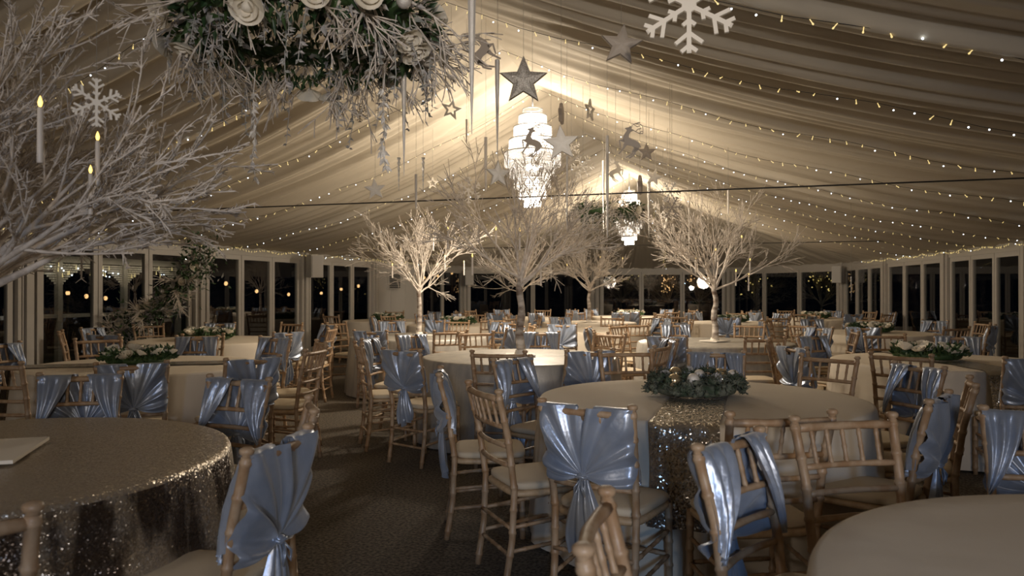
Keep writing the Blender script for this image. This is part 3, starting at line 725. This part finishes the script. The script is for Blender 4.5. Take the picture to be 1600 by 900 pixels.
def flake_mesh(m, r=.15, th=.014, w=.0125, kind=0):
    mb = MB()
    def bar(p, q, w):
        p = Vector(p); q = Vector(q); d = (q - p).normalized(); n = Vector((-d.y, d.x)) * w / 2
        mb.prism([tuple(p + n)[:2], tuple(q + n)[:2], tuple(q - n)[:2], tuple(p - n)[:2]], th)
    for k in range(6):
        a = PI / 3 * k + PI / 6 * kind; d = Vector((math.sin(a), math.cos(a))); bar((0, 0), d * r * .95, w * 1.15)
        for t, L in ((.30, .16), (.55, .34), (.80, .20)):
            for s in (-1, 1):
                b = a + s * R(52); e = d * r * t + Vector((math.sin(b), math.cos(b))) * r * L; bar(d * r * t, e, w)
    if kind == 0: mb.prism([(r * .17 * math.sin(PI / 3 * k), r * .17 * math.cos(PI / 3 * k)) for k in range(6)], th * 1.05)
    return mb.mesh('snowflake_body', m, False)
def deer_mesh(m):
    th = .009; mb = MB()     # facing -x, leaping; about .26 tall
    body = [(-0.0407, 0.0936), (-0.0347, 0.0997), (-0.013, 0.1023), (0.0, 0.111), (0.0069, 0.1058), (0.0087, 0.091), (0.0243, 0.0824), (0.013, 0.0711), (0.0, 0.0676), (-0.0087, 0.0477), (-0.0104, 0.026), (0.0087, 0.013), (0.039, 0.0017), (0.0607, -0.013), (0.0711, -0.0303), (0.0824, -0.052), (0.0676, -0.0503), (0.0624, -0.0694), (0.0451, -0.0694), (0.0303, -0.0546), (0.0087, -0.039), (-0.0173, -0.0329), (-0.0347, -0.0295), (-0.0503, -0.0087), (-0.0572, 0.013), (-0.052, 0.039), (-0.039, 0.0607), (-0.026, 0.078), (-0.0277, 0.0841)]
    n = len(body); mb.add([(x, y, z) for y in (-th / 2, th / 2) for x, z in body], [tuple(range(n)), tuple(range(n, 2 * n))[::-1]] + [(i, n + i, n + (i + 1) % n, (i + 1) % n) for i in range(n)])
    def limb(pts, r):
        o = len(mb.v); pts = [Vector(p) for p in pts]; k = len(pts)
        for i, p in enumerate(pts):
            t = (pts[min(i + 1, k - 1)] - pts[max(i - 1, 0)]).normalized(); nn = Vector((-t.y, t.x)) * r[i]
            for y in (-th / 2, th / 2): mb.v += [(p.x + nn.x, y, p.y + nn.y), (p.x - nn.x, y, p.y - nn.y)]
        for i in range(k - 1):
            a = o + i * 4; mb.f += [(a, a + 1, a + 5, a + 4), (a + 2, a + 6, a + 7, a + 3), (a, a + 4, a + 6, a + 2), (a + 1, a + 3, a + 7, a + 5)]
        mb.f += [(o, o + 2, o + 3, o + 1), (o + 4 * k - 4, o + 4 * k - 3, o + 4 * k - 1, o + 4 * k - 2)]
    limb([(-0.0477, 0.0), (-0.0676, 0.0069), (-0.0815, 0.0052), (-0.0763, -0.026), (-0.072, -0.0564)], [0.01, 0.008, 0.006, 0.005, 0.004])
    limb([(-0.0364, -0.0217), (-0.0477, -0.0477), (-0.0624, -0.0676), (-0.0867, -0.0971)], [0.014, 0.008, 0.005, 0.004])
    limb([(0.052, -0.0564), (0.0329, -0.0824), (0.0329, -0.0997), (0.013, -0.117), (-0.0104, -0.1318)], [0.015, 0.008, 0.006, 0.005, 0.004])
    limb([(0.0416, -0.052), (0.0191, -0.0824), (0.0156, -0.0971), (-0.0087, -0.1127), (-0.0321, -0.1266)], [0.013, 0.007, 0.006, 0.005, 0.004])
    limb([(0.0069, 0.0954), (0.0173, 0.1214), (0.039, 0.13), (0.065, 0.1257)], [0.0022, 0.0022, 0.0022, 0.0022])
    limb([(0.0173, 0.0824), (0.039, 0.0694), (0.065, 0.0538), (0.0936, 0.052)], [0.0022, 0.0022, 0.0022, 0.0022])
    limb([(0.026, 0.1214), (0.052, 0.104), (0.0694, 0.111)], [0.0022, 0.0022, 0.0022])
    limb([(0.039, 0.0694), (0.0564, 0.0867), (0.0824, 0.091)], [0.0022, 0.0022, 0.0022])
    limb([(0.0433, 0.13), (0.0607, 0.137), (0.0737, 0.1335)], [0.0022, 0.0022, 0.0022])
    limb([(0.065, 0.0538), (0.0798, 0.0694), (0.0919, 0.0676)], [0.0022, 0.0022, 0.0022])
    limb([(0.0694, 0.1248), (0.0884, 0.111), (0.0954, 0.0824), (0.0936, 0.052)], [0.0022, 0.0022, 0.0022, 0.0022])
    return mb.mesh('deer_body', m, False)
def icicle_mesh(kind):
    mb = MB()
    if kind == 'spike':                                   # long tapering faceted silver spike, unit length 1 downwards
        mb.tube([(0, 0, 0), (0, 0, -.01), (0, 0, -.3), (0, 0, -.7), (0, 0, -1)], [.006, .017, .014, .007, .0012], 8); mt = 'silver'
    elif kind == 'rod':
        mb.tube([(0, 0, 0), (0, 0, -.005), (0, 0, -.5), (0, 0, -.9), (0, 0, -1)], [.004, .013, .012, .009, .002], 10); mt = 'silver'
    else:                                                 # twisted clear icicle
        for q in (0, PI):
            mb.tube([(.009 * math.cos(k * .8 + q) * (1 - k / 28), .009 * math.sin(k * .8 + q) * (1 - k / 28), -k / 24) for k in range(25)], [.011 * (1 - k / 26) * (1 + .25 * math.sin(k * 2)) + .001 for k in range(25)], 6)
        mt = 'clear'
    return mb.mesh('icicle_body', mt, kind == 'twist')
OM = {}
def orn(kind, matn, px, py, size, real, lab, ang=0, z=None, tilt=0):
    z = z or real * F / size; p = PX(px, py, z); key = (kind, matn)
    if key not in OM:
        OM[key] = star_mesh(matn) if kind == 'star' else hollow_mesh(matn) if kind == 'hollow' else flake_mesh(matn) if kind == 'flake' else flake_mesh(matn, w=.009, kind=1) if kind == 'thinflake' else deer_mesh(matn)
    full = {'star': .22, 'hollow': .20, 'flake': .30, 'thinflake': .30, 'deer': .26}[kind]
    sc = (size * z / F) / full; nm, cat = {'star': ('hanging_star', 'star'), 'hollow': ('hanging_star', 'star'), 'flake': ('hanging_snowflake', 'snowflake'), 'thinflake': ('hanging_snowflake', 'snowflake'), 'deer': ('hanging_reindeer', 'reindeer ornament')}[kind]
    rz = R(YAW) + math.atan2(-(px - 800), F) + R(ang)
    e = put(nm, None, None, p, rz, lab, cat, 'hanging winter decorations'); b = put(OM[key].name.split('.')[0], OM[key], e, rot=(0, R(tilt), 0), sc=sc)
    top_ = full * sc / 2 * (.9 if kind != 'deer' else .2); zz = ceilz(p.x, p.y) - p.z
    if zz > top_: 
        put('hanging_thread', MB().tube([(0, 0, top_), (0, 0, max(zz, top_ + .02))], .0009 * max(z / 5, 1), 4).mesh('hanging_thread', 'thread'), e)
def ice(kind, px, y0, y1, z, lab, wk=1):
    p = PX(px, y0, z); L = (y1 - y0) / F * z
    if kind not in OM: OM[kind] = icicle_mesh(kind)
    e = put('hanging_icicle', None, None, p, 0, lab, 'icicle', 'hanging icicles'); put('icicle_body', OM[kind], e, sc=(wk, wk, L))
    zz = ceilz(p.x, p.y) - p.z
    if zz > .02: put('hanging_thread', MB().tube([(0, 0, 0), (0, 0, zz)], .0009 * max(z / 5, 1), 4).mesh('hanging_thread', 'thread'), e)
S_ = 'star'
orn(S_, 'darkglit', 818, 126, 80, .25, 'large dark glitter star hanging above the nearer chandelier', 0)
orn(S_, 'taupe', 971, 70, 70, .25, 'dark taupe star left of the biggest snowflake', 4, tilt=8)
orn(S_, 'paint', 877, 224, 60, .24, 'pale star overlapping the right of the nearer chandelier', 0, tilt=-4)
orn(S_, 'paint', 586, 296, 36, .20, 'pale star hanging alone left of the icicles, far left', 0, tilt=-6)
orn('hollow', 'silver', 705, 171, 34, .20, 'silver cut-out star left of the long silver spike', 10, tilt=10)
orn('hollow', 'paint', 676, 286, 20, .16, 'tiny white cut-out star beside the twisted icicles', 0)
orn(S_, 'paint', 778, 272, 44, .22, 'pale star half hidden behind the tallest tree top', 25)
orn(S_, 'paint', 1022, 277, 29, .20, 'small bright white star right of the far chandelier, tilted', 0, tilt=14)
orn(S_, 'taupe', 1010, 238, 32, .20, 'taupe star just below the right-hand reindeer', 10)
orn(S_, 'darkglit', 1043, 350, 26, .20, 'dark star lowest in the cluster right of far chandelier', 0, tilt=-5)
orn(S_, 'darkglit', 1025, 321, 16, .14, 'tiny dark star touching the double snowflake on its left', 0)
orn('hollow', 'silver', 1036, 336, 15, .14, 'tiny outline star between two dark stars', 0)
orn(S_, 'taupe', 1091, 344, 18, .16, 'small taupe star half lost in the right-hand tree top', 0)
orn(S_, 'taupe', 877, 178, 36, .22, 'edge-on star right of the nearer chandelier top', 82)
orn('hollow', 'silver', 922, 172, 36, .22, 'silver cut-out star seen nearly edge-on, right of the edge-on star', 66)
orn(S_, 'taupe', 1000, 290, 34, .22, 'edge-on star in front of the far chandelier glow', 84)
orn(S_, 'paint', 415, 140, 34, .2, 'pale star peeking below the large hanging wreath', 50, z=6)
orn('deer', 'taupe', 752, 78, 66, .30, 'taupe leaping reindeer behind the long silver spike', 180, tilt=25)
orn('deer', 'taupe', 832, 220, 50, .26, 'reindeer silhouette in front of the nearer chandelier', 0)
orn('deer', 'taupe', 985, 220, 54, .26, 'taupe reindeer above the taupe star, right of centre', 0)
orn('deer', 'paint', 962, 266, 36, .24, 'white reindeer just above the far chandelier', 180)
orn('flake', 'paint', 1077, 8, 158, .46, 'biggest white snowflake, cut by the top edge of the photo', 0)
orn('flake', 'paint', 150, 160, 80, .36, 'large white snowflake tangled in the near tree boughs', 12, z=2.45)
orn('thinflake', 'paint', 911, 260, 40, .28, 'white snowflake right of the pale star', 0)
orn('flake', 'paint', 893, 231, 30, .22, 'small white snowflake peeking out behind the pale star', 0, z=8.6)
orn('flake', 'paint', 732, 297, 44, .28, 'white snowflake left in the tallest tree top', 15)
orn('thinflake', 'taupe', 973, 311, 30, .26, 'dark snowflake in front of the far chandelier', 0)
orn('thinflake', 'paint', 1047, 300, 36, .28, 'upper snowflake of the double pair right of the far chandelier',  15, z=7.2)
orn('thinflake', 'taupe', 1050, 324, 38, .28, 'lower snowflake of the double pair right of the far chandelier',  -10, z=7.2)
orn('flake', 'paint', 562, 176, 32, .22, 'small white snowflake just below the large hanging wreath', 20, z=6)
ice('spike', 737, -20, 210, 3.3, 'longest silver spike icicle, hanging left of the dark star', 1.15)
ice('spike', 667, 20, 166, 4.4, 'short silver spike at the right end of the large wreath')
ice('spike', 631, 40, 276, 3.9, 'silver spike hanging from the right of the large wreath', 1.1)
ice('spike', 777, 92, 248, 5.0, 'slim silver spike between the dark star and longest spike')
ice('twist', 623, 246, 298, 6.6, 'left of the two small twisted clear icicles', .8)
ice('twist', 661, 246, 298, 6.6, 'right of the two small twisted clear icicles', .8)
ice('rod', 650, 272, 328, 6.6, 'small silver rod hanging between the twisted icicles', .9)
ice('rod', 729, 186, 224, 7.5, 'short silver rod behind the longest spike tip', .8)
ice('rod', 759, 214, 300, 7.4, 'silver rod left of the nearer chandelier', 1.2)
ice('rod', 886, 243, 362, 6.8, 'thin silver rod below the pale star', .7)
ice('spike', 943, 250, 362, 9.5, 'thin dark spike just left of the bright tube icicle')
ice('rod', 949, 211, 372, 7.0, 'brightest silver tube icicle left of the white reindeer', 1.15)
ice('spike', 1014, 283, 370, 8.5, 'silver spike right of the far chandelier', 1.1)
ice('rod', 1077, 316, 392, 9.5, 'silver rod left of the right-hand tree top', .9)
ice('rod', 1138, 297, 336, 9, 'short silver rod above the right-hand tree', .9)
ice('twist', 168, 262, 338, 3.2, 'silver icicle hanging from the near tree bough', .9)
ice('rod', 861, 346, 440, 8.4, 'thin rod hanging right of the tallest tree', .6)
ice('twist', 264, 78, 132, 3.9, 'clear icicle drop at the left end of the large wreath', .9)
ice('twist', 1330, 432, 470, 11, 'tiny clear icicle by the far right speaker', .5)
# ------------------------------------------------------------------ hanging wreaths
def hang_wreath(c, rr, lab, seed, dense=1.0, big=True):
    rnd = random.Random(seed); e = put('hanging_wreath', None, None, c, 0, lab, 'wreath', 'wreaths hung below the ridge')
    ring = MB().tube([(rr * math.cos(2 * PI * k / 48), rr * math.sin(2 * PI * k / 48), 0) for k in range(49)], .05, 8); put('hoop', ring.mesh('hoop', 'leaf'), e)
    lf = MB(); fr = MB(); tw = MB(); eu = MB()
    for k in range(int(2100 * dense)):
        a = rnd.random() * 2 * PI; b = rnd.random() * 2 * PI; q = .15 * math.sqrt(rnd.random())
        o = Vector((math.cos(a), math.sin(a), 0)); p = o * (rr + q * math.cos(b)) + Vector((0, 0, q * math.sin(b) * 1.0))
        d = o * (math.cos(b) + rnd.gauss(0, .5)) + Vector((rnd.gauss(0, .4), rnd.gauss(0, .4), math.sin(b) + rnd.gauss(-.1, .4)))
        leaf(lf if rnd.random() < .72 else fr, p, d, rnd.uniform(.04, .085), rnd.uniform(.01, .02), rnd)
    for k in range(int(120 * dense)):
        a = rnd.random() * 2 * PI; o = Vector((math.cos(a), math.sin(a), 0)); p = o * (rr + rnd.uniform(-.08, .1)) + Vector((0, 0, rnd.uniform(-.1, .1)))
        d = o * rnd.uniform(-.3, 1.0) + Vector((rnd.gauss(0, .5), rnd.gauss(0, .5), rnd.uniform(-1.2, .3)))
        grow(tw, p, d, rnd.uniform(.18, .36), .008, 0, rnd, -.5, (3, 2))
    for k in range(int(46 * dense)):
        a = rnd.random() * 2 * PI; o = Vector((math.cos(a), math.sin(a), 0)); p = o * (rr + rnd.uniform(-.1, .14)) + Vector((0, 0, -.06)); L = rnd.uniform(.14, .42); q = [p]
        d = o * rnd.uniform(-.2, .8) + Vector((0, 0, -.6))
        for j in range(8): d = (d + Vector((rnd.gauss(0, .08), rnd.gauss(0, .08), -.25))).normalized(); q.append(q[-1] + d * L / 8)
        eu.tube(q, .0022, 3)
        for j in range(1, 9):
            for s in (0, 1, 2): leaf(eu, q[j] + Vector((0, 0, rnd.uniform(-.01, .01))), Vector((rnd.gauss(0, 1), rnd.gauss(0, 1), -.5)), rnd.uniform(.022, .04), .007, rnd)
    put('green_foliage', lf.mesh('green_foliage', 'leaf', False), e); put('frosted_foliage', fr.mesh('frosted_foliage', 'frost_leaf', False), e)
    put('white_twigs', tw.mesh('white_twigs', 'branch'), e); put('trailing_sprays', eu.mesh('trailing_sprays', 'frost_leaf', False), e)
    n = 27 if big else 10
    for k in range(n):
        a = 2 * PI * k / n + rnd.uniform(-.1, .1); b = rnd.uniform(-1.3, .9); o = Vector((math.cos(a), math.sin(a), 0)); p = o * (rr + .19 * math.cos(b)) + Vector((0, 0, .19 * math.sin(b)))
        d = (o * math.cos(b) + Vector((0, 0, math.sin(b)))).to_track_quat('Z', 'Y').to_euler(); t = k % 3
        put(('rose', 'bauble', 'rose')[t], (ROSE, BAUB_S, ROSE)[t], e, p, rot=d, sc=(1.2, 1.05, 1.05)[t], label=('cream rose', 'silver glitter bauble', 'cream rose')[t])
    zz = ceilz(c[0], c[1]) - c[2]
    for k in range(3):
        a = 2 * PI * k / 3 + .4; put('suspension_wire', MB().tube([(rr * math.cos(a), rr * math.sin(a), .05), (0, 0, zz)], .0015, 4).mesh('suspension_wire', 'cord'), e)
hang_wreath(PX(478, 42, 3.75), .50, 'large floral wreath with twigs and cream roses hanging at upper left', 3)
hang_wreath(PX(950, 332, 13.6), .50, 'small-looking green hanging wreath in front of the far chandelier', 4, .8, False)
m = MB(); rn_ = random.Random(8)
def spray(px, y0, y1, z, lab, sd):
    rnd = random.Random(sd); p = PX(px, y0, z); L = (y1 - y0) / F * z; mb = MB(); n = 14
    q = [(.006 * math.sin(k), .006 * math.cos(k * 1.3), -L * k / n) for k in range(n + 1)]; mb.tube(q, .0025, 4)
    for k in range(3, n + 1):
        for s in range(4): leaf(mb, Vector(q[k]), Vector((rnd.gauss(0, 1), rnd.gauss(0, 1), -1.6)), .045, .011, rnd)
    put('silver_leaf_garland', mb.mesh('silver_leaf_garland', 'silver', False), None, p, 0, lab, 'garland', 'silver leaf drops under the large wreath')
spray(396, 110, 275, 3.6, 'long silver leaf drop under the left of the large wreath', 1)
spray(599, 105, 258, 3.6, 'silver leaf drop hanging under the right of the large wreath', 2)
# ------------------------------------------------------------------ fairy lights
BW = MB().lathe([(.0, -.040), (.005, -.037), (.0055, -.030), (.003, -.024), (.003, 0)], 8).mesh('light_bulb', 'warm')
BC = MB().ball((0, 0, -.03), .0065, 6).mesh('light_bulb', 'cool')
BCF = MB().ball((0, 0, -.03), .007, 5).mesh('light_bulb', 'cool')
def lights(pts, lab, step=.135, group='fairy light strings under the lining', seed=0):
    rnd = random.Random(seed); e = put('fairy_light_string', MB().tube(pts, .0022, 4).mesh('fairy_light_string', 'cord'), label=lab, cat='fairy lights', group=group)
    acc = 0; nxt = .1; n = 0
    for a, b in zip(pts, pts[1:]):
        a = Vector(a); b = Vector(b); L = (b - a).length
        while nxt < acc + L and n < 98:
            p = a + (b - a) * ((nxt - acc) / L); q = proj(p)
            if -20 < q[0] < 1620 and -20 < q[1] < 920:
                c = rnd.random() < (.30 if step > .09 else .06)
                put('light_bulb', (BC if q[2] < 8 else BCF) if c else BW, e, p, rot=(rnd.uniform(-.9, .9), rnd.uniform(-.9, .9), 0), sc=None if c or q[2] < 9 else .9); n += 1
            nxt += step * rnd.uniform(.85, 1.15)
        acc += L
words = ['nearest', 'second', 'third', 'fourth', 'fifth', 'sixth', 'seventh', 'eighth', 'ninth', 'tenth', 'eleventh', 'twelfth']
for k, v in enumerate([3.1, 4.65, 6.2, 7.75, 9.3, 10.85, 12.4, 13.95, 15.5, 17.2]):
    for s, side in ((-1, 'left'), (1, 'right')):
        ue = UL if s < 0 else urite(v); pts_ = []
        for i in range(21):
            t = i / 20; u = ue + (UR - ue) * t
            pts_.append((u, v + .12 * math.sin(t * 5 + k), ceilz(u, v) - .055 - .07 * math.sin(PI * ((t * 4) % 1)) ** 2 * .6))
        lights(pts_, '%s string of fairy lights on the %s slope of the lining, counted from camera' % (words[k], side), seed=k * 2 + s)
for s, lab in ((-1, 'thick swag of yellow fairy lights along the left eaves'), (1, 'thick swag of yellow fairy lights along the right eaves')):
    for a0, a1, w in ((6.0, 13.5, 'near half'), (13.5, 21.5, 'far half')):
        pts_ = [((UL + .16 if s < 0 else urite(a0 + (a1 - a0) * i / 40) - .16), a0 + (a1 - a0) * i / 40, 2.13 - .05 * abs(math.sin(i * .7))) for i in range(41)]
        lights(pts_, lab + ', ' + w, .075, 'fairy light swags along the eaves', seed=int(a0) + s)
pts_ = [(UR + .1 * math.sin(i), VE + .1 + 5.5 * i / 12, ceilz(UR, VE + .1 + 5.5 * i / 12) - .05) for i in range(13)]
lights(pts_, 'yellow fairy light string curving down the far end drapes', .1, seed=77)
# ------------------------------------------------------------------ leaning flower arch by the left doors
def arch():
    rnd = random.Random(12); zb = 10.6; A = PX(178, 530, zb); B = PX(320, 397, zb); A.z = max(A.z, .55)
    e = put('flower_garland', None, None, (0, 0, 0), 0, 'leaning branch dressed with greenery and pampas rising beside left doors', 'garland')
    tw = MB(); lf = MB(); pa = MB(); d = B - A
    low = Vector((A.x, A.y, 0.0))
    for k in range(7):
        o = Vector((rnd.gauss(0, .03), rnd.gauss(0, .03), rnd.gauss(0, .03))); pts_ = [low + o * 2] + [A + d * t + o * (1 + t) + Vector((0, 0, .10 * math.sin(PI * t))) * -1 for t in [j / 10 for j in range(11)]]
        tw.tube(pts_, [.035] + [.03 - .0012 * j for j in range(11)], 6)
    for k in range(2600):
        t = rnd.random() ** .8 * 1.02; p = A + d * t - Vector((0, 0, .10 * math.sin(PI * t))); g = .05 + .06 * abs(math.sin(t * 8)) + (.07 if t < .2 or t > .85 else 0)
        p = p + Vector((rnd.gauss(0, g * .7), rnd.gauss(0, g * .7), rnd.gauss(-.02, g)))
        leaf(lf if rnd.random() < .62 else pa, p, Vector((rnd.gauss(0, 1), rnd.gauss(0, 1), rnd.gauss(0, 1))), rnd.uniform(.05, .11), .017, rnd)
    for k in range(26):
        t = rnd.random(); p = A + d * t - Vector((0, 0, .1 * math.sin(PI * t))); pl = MB(); grow(pl, Vector((0, 0, 0)), Vector((rnd.uniform(-.5, 1), rnd.gauss(0, .5), rnd.uniform(-1, .6))), .3, .009, 0, rnd, -.2, (16,)); put('pampas_plume', pl.mesh('pampas_plume', 'branch', False), e, p)
    put('branch_bundle', tw.mesh('branch_bundle', 'branch'), e); put('greenery', lf.mesh('greenery', 'leaf', False), e); put('frosted_leaves', pa.mesh('frosted_leaves', 'frost_leaf', False), e)
    for k in range(9):
        t = .05 + .9 * k / 9; p = A + d * t + Vector((rnd.gauss(0, .08), -.08, rnd.gauss(-.05, .08))); put('rose', ROSE, e, p, rot=(1.4, 0, rnd.random()), sc=.95)
arch()
# card on the sequin table is the tree's foot; outdoors: lawn, lit pergola, festoon bulbs
struct('ground_outside', MB().box((-30, -10, -.12), (25, 45, -.06)), 'lawn')
def pergola():
    a = Vector((-12.6, 8.2, 0)); b = Vector((-12.6, 14.6, 0)); e = put('pergola', None, None, (0, 0, 0), 0, 'white outdoor pergola with scalloped lit fringe seen through the left doors', 'pergola')
    n = 5
    for k in range(n):
        p = a + (b - a) * k / (n - 1); put('post', MB().box((-.05, -.05, -.06), (.05, .05, 2.0)).mesh('post', 'frame', False), e, p)
    put('beam', MB().wallbox(a, b, 1.92, 2.05, .08).mesh('beam', 'frame', False), e)
    fr = MB(); N = 260
    for i in range(N):
        t = i / N; q = (t * (n - 1)) % 1; dep = .12 + .42 * (abs(q - .5) * 2) ** 2.5; p = a + (b - a) * t
        for j in range(int(dep / .045)): 
            fr.box((p.x - .004, p.y + random.uniform(-.006, .006) - .008, 1.9 - j * .045 - .034), (p.x + .004, p.y + .008, 1.9 - j * .045))
    put('lace_fringe', fr.mesh('lace_fringe', 'paint', False), e)
    put('rail', MB().wallbox(a, b, .86, .93, .06).mesh('rail', 'frame', False), e)
    for i in range(60):
        t = random.random(); p = a + (b - a) * t; put('light_bulb', BCF if i % 2 else BW, e, (p.x + .05, p.y, 1.93 - random.random() * .22), sc=2)
    l = bpy.data.lights.new('pergola_light', 'AREA'); l.energy = 7; l.color = (1, .85, .6); l.shape = 'RECTANGLE'; l.size = .1; l.size_y = 6
    lo = bpy.data.objects.new('pergola_light', l); C.objects.link(lo); lo.parent = e; lo.location = ((a + b) / 2) + Vector((.35, 0, 1.9)); lo.rotation_euler = (0, R(40), 0)
pergola()
OB = MB().ball((0, 0, 0), .045, 8, 1.2).mesh('festoon_bulb', 'orange')
def festoon(lst, lab):
    P = [PX(*q) for q in lst]; mb = MB(); pts_ = []
    for a, b in zip(P, P[1:]):
        for j in range(6): t = j / 6; pts_.append(a + (b - a) * t - Vector((0, 0, .25 * math.sin(PI * t))) + Vector((0, 0, .05)))
    pts_.append(P[-1] + Vector((0, 0, .05)))
    e = put('festoon_light_string', mb.tube(pts_, .006, 4).mesh('festoon_light_string', 'cord'), label=lab, cat='string lights', group='festoon lights outside')
    for p in P: put('festoon_bulb', OB, e, p)
    for p in (P[0], P[-1]): put('support_pole', MB().tube([(p.x, p.y, -.06), (p.x, p.y, p.z + .1)], .03).mesh('support_pole', 'dark'), e)
festoon([(106, 458, 17), (135, 463, 18), (165, 466, 19), (194, 465, 20), (282, 452, 18), (353, 443, 19), (401, 455, 21), (451, 460, 23), (502, 458, 24)], 'amber festoon bulbs outside the left doors')
festoon([(533, 452, 24), (560, 447, 25), (663, 434, 28), (684, 431, 29), (706, 427, 30)], 'amber festoon bulbs outside, behind the left-hand tree')
def sparkle(x0, x1, y0, y1, z, n, lab, m='warm'):
    rnd = random.Random(int(x0)); P = [PX(rnd.uniform(x0, x1), rnd.uniform(y0, y1), z) for _ in range(n)]; P.sort(key=lambda p: (round(p.z, 1), p.x))
    e = put('net_light_string', MB().tube(P, .003, 3).mesh('net_light_string', 'cord'), label=lab, cat='string lights', group='lights strung in outdoor trees')
    me = MB().ball((0, 0, 0), .028, 5).mesh('light_bulb', m)
    for p in P: put('light_bulb', me, e, p, sc=.9)
    q = PX((x0 + x1) / 2, y1, z); q.z = -.06
    t = put('garden_tree', None, None, q, x0, 'bare dark garden tree outside carrying ' + lab.split(' ')[0] + ' lights, ' + lab.split(' lights ')[-1], 'tree', sc=1.5)
    put('trunk', TREES[0][0], t); put('branches', TREES[1][1], t)
sparkle(1033, 1056, 428, 458, 34, 40, 'warm outdoor tree lights behind the far middle windows', 'orange')
sparkle(1074, 1108, 430, 450, 34, 22, 'warm outdoor tree lights left of the right-hand tree', 'orange')
sparkle(1142, 1220, 432, 465, 30, 16, 'scattered white outdoor lights right of the right-hand tree', 'warm')
sparkle(1262, 1306, 425, 455, 30, 24, 'scattered outdoor lights behind the far right window', 'warm')
sparkle(930, 1010, 428, 440, 40, 24, 'dim outdoor lights behind the far middle-left window', 'warm')
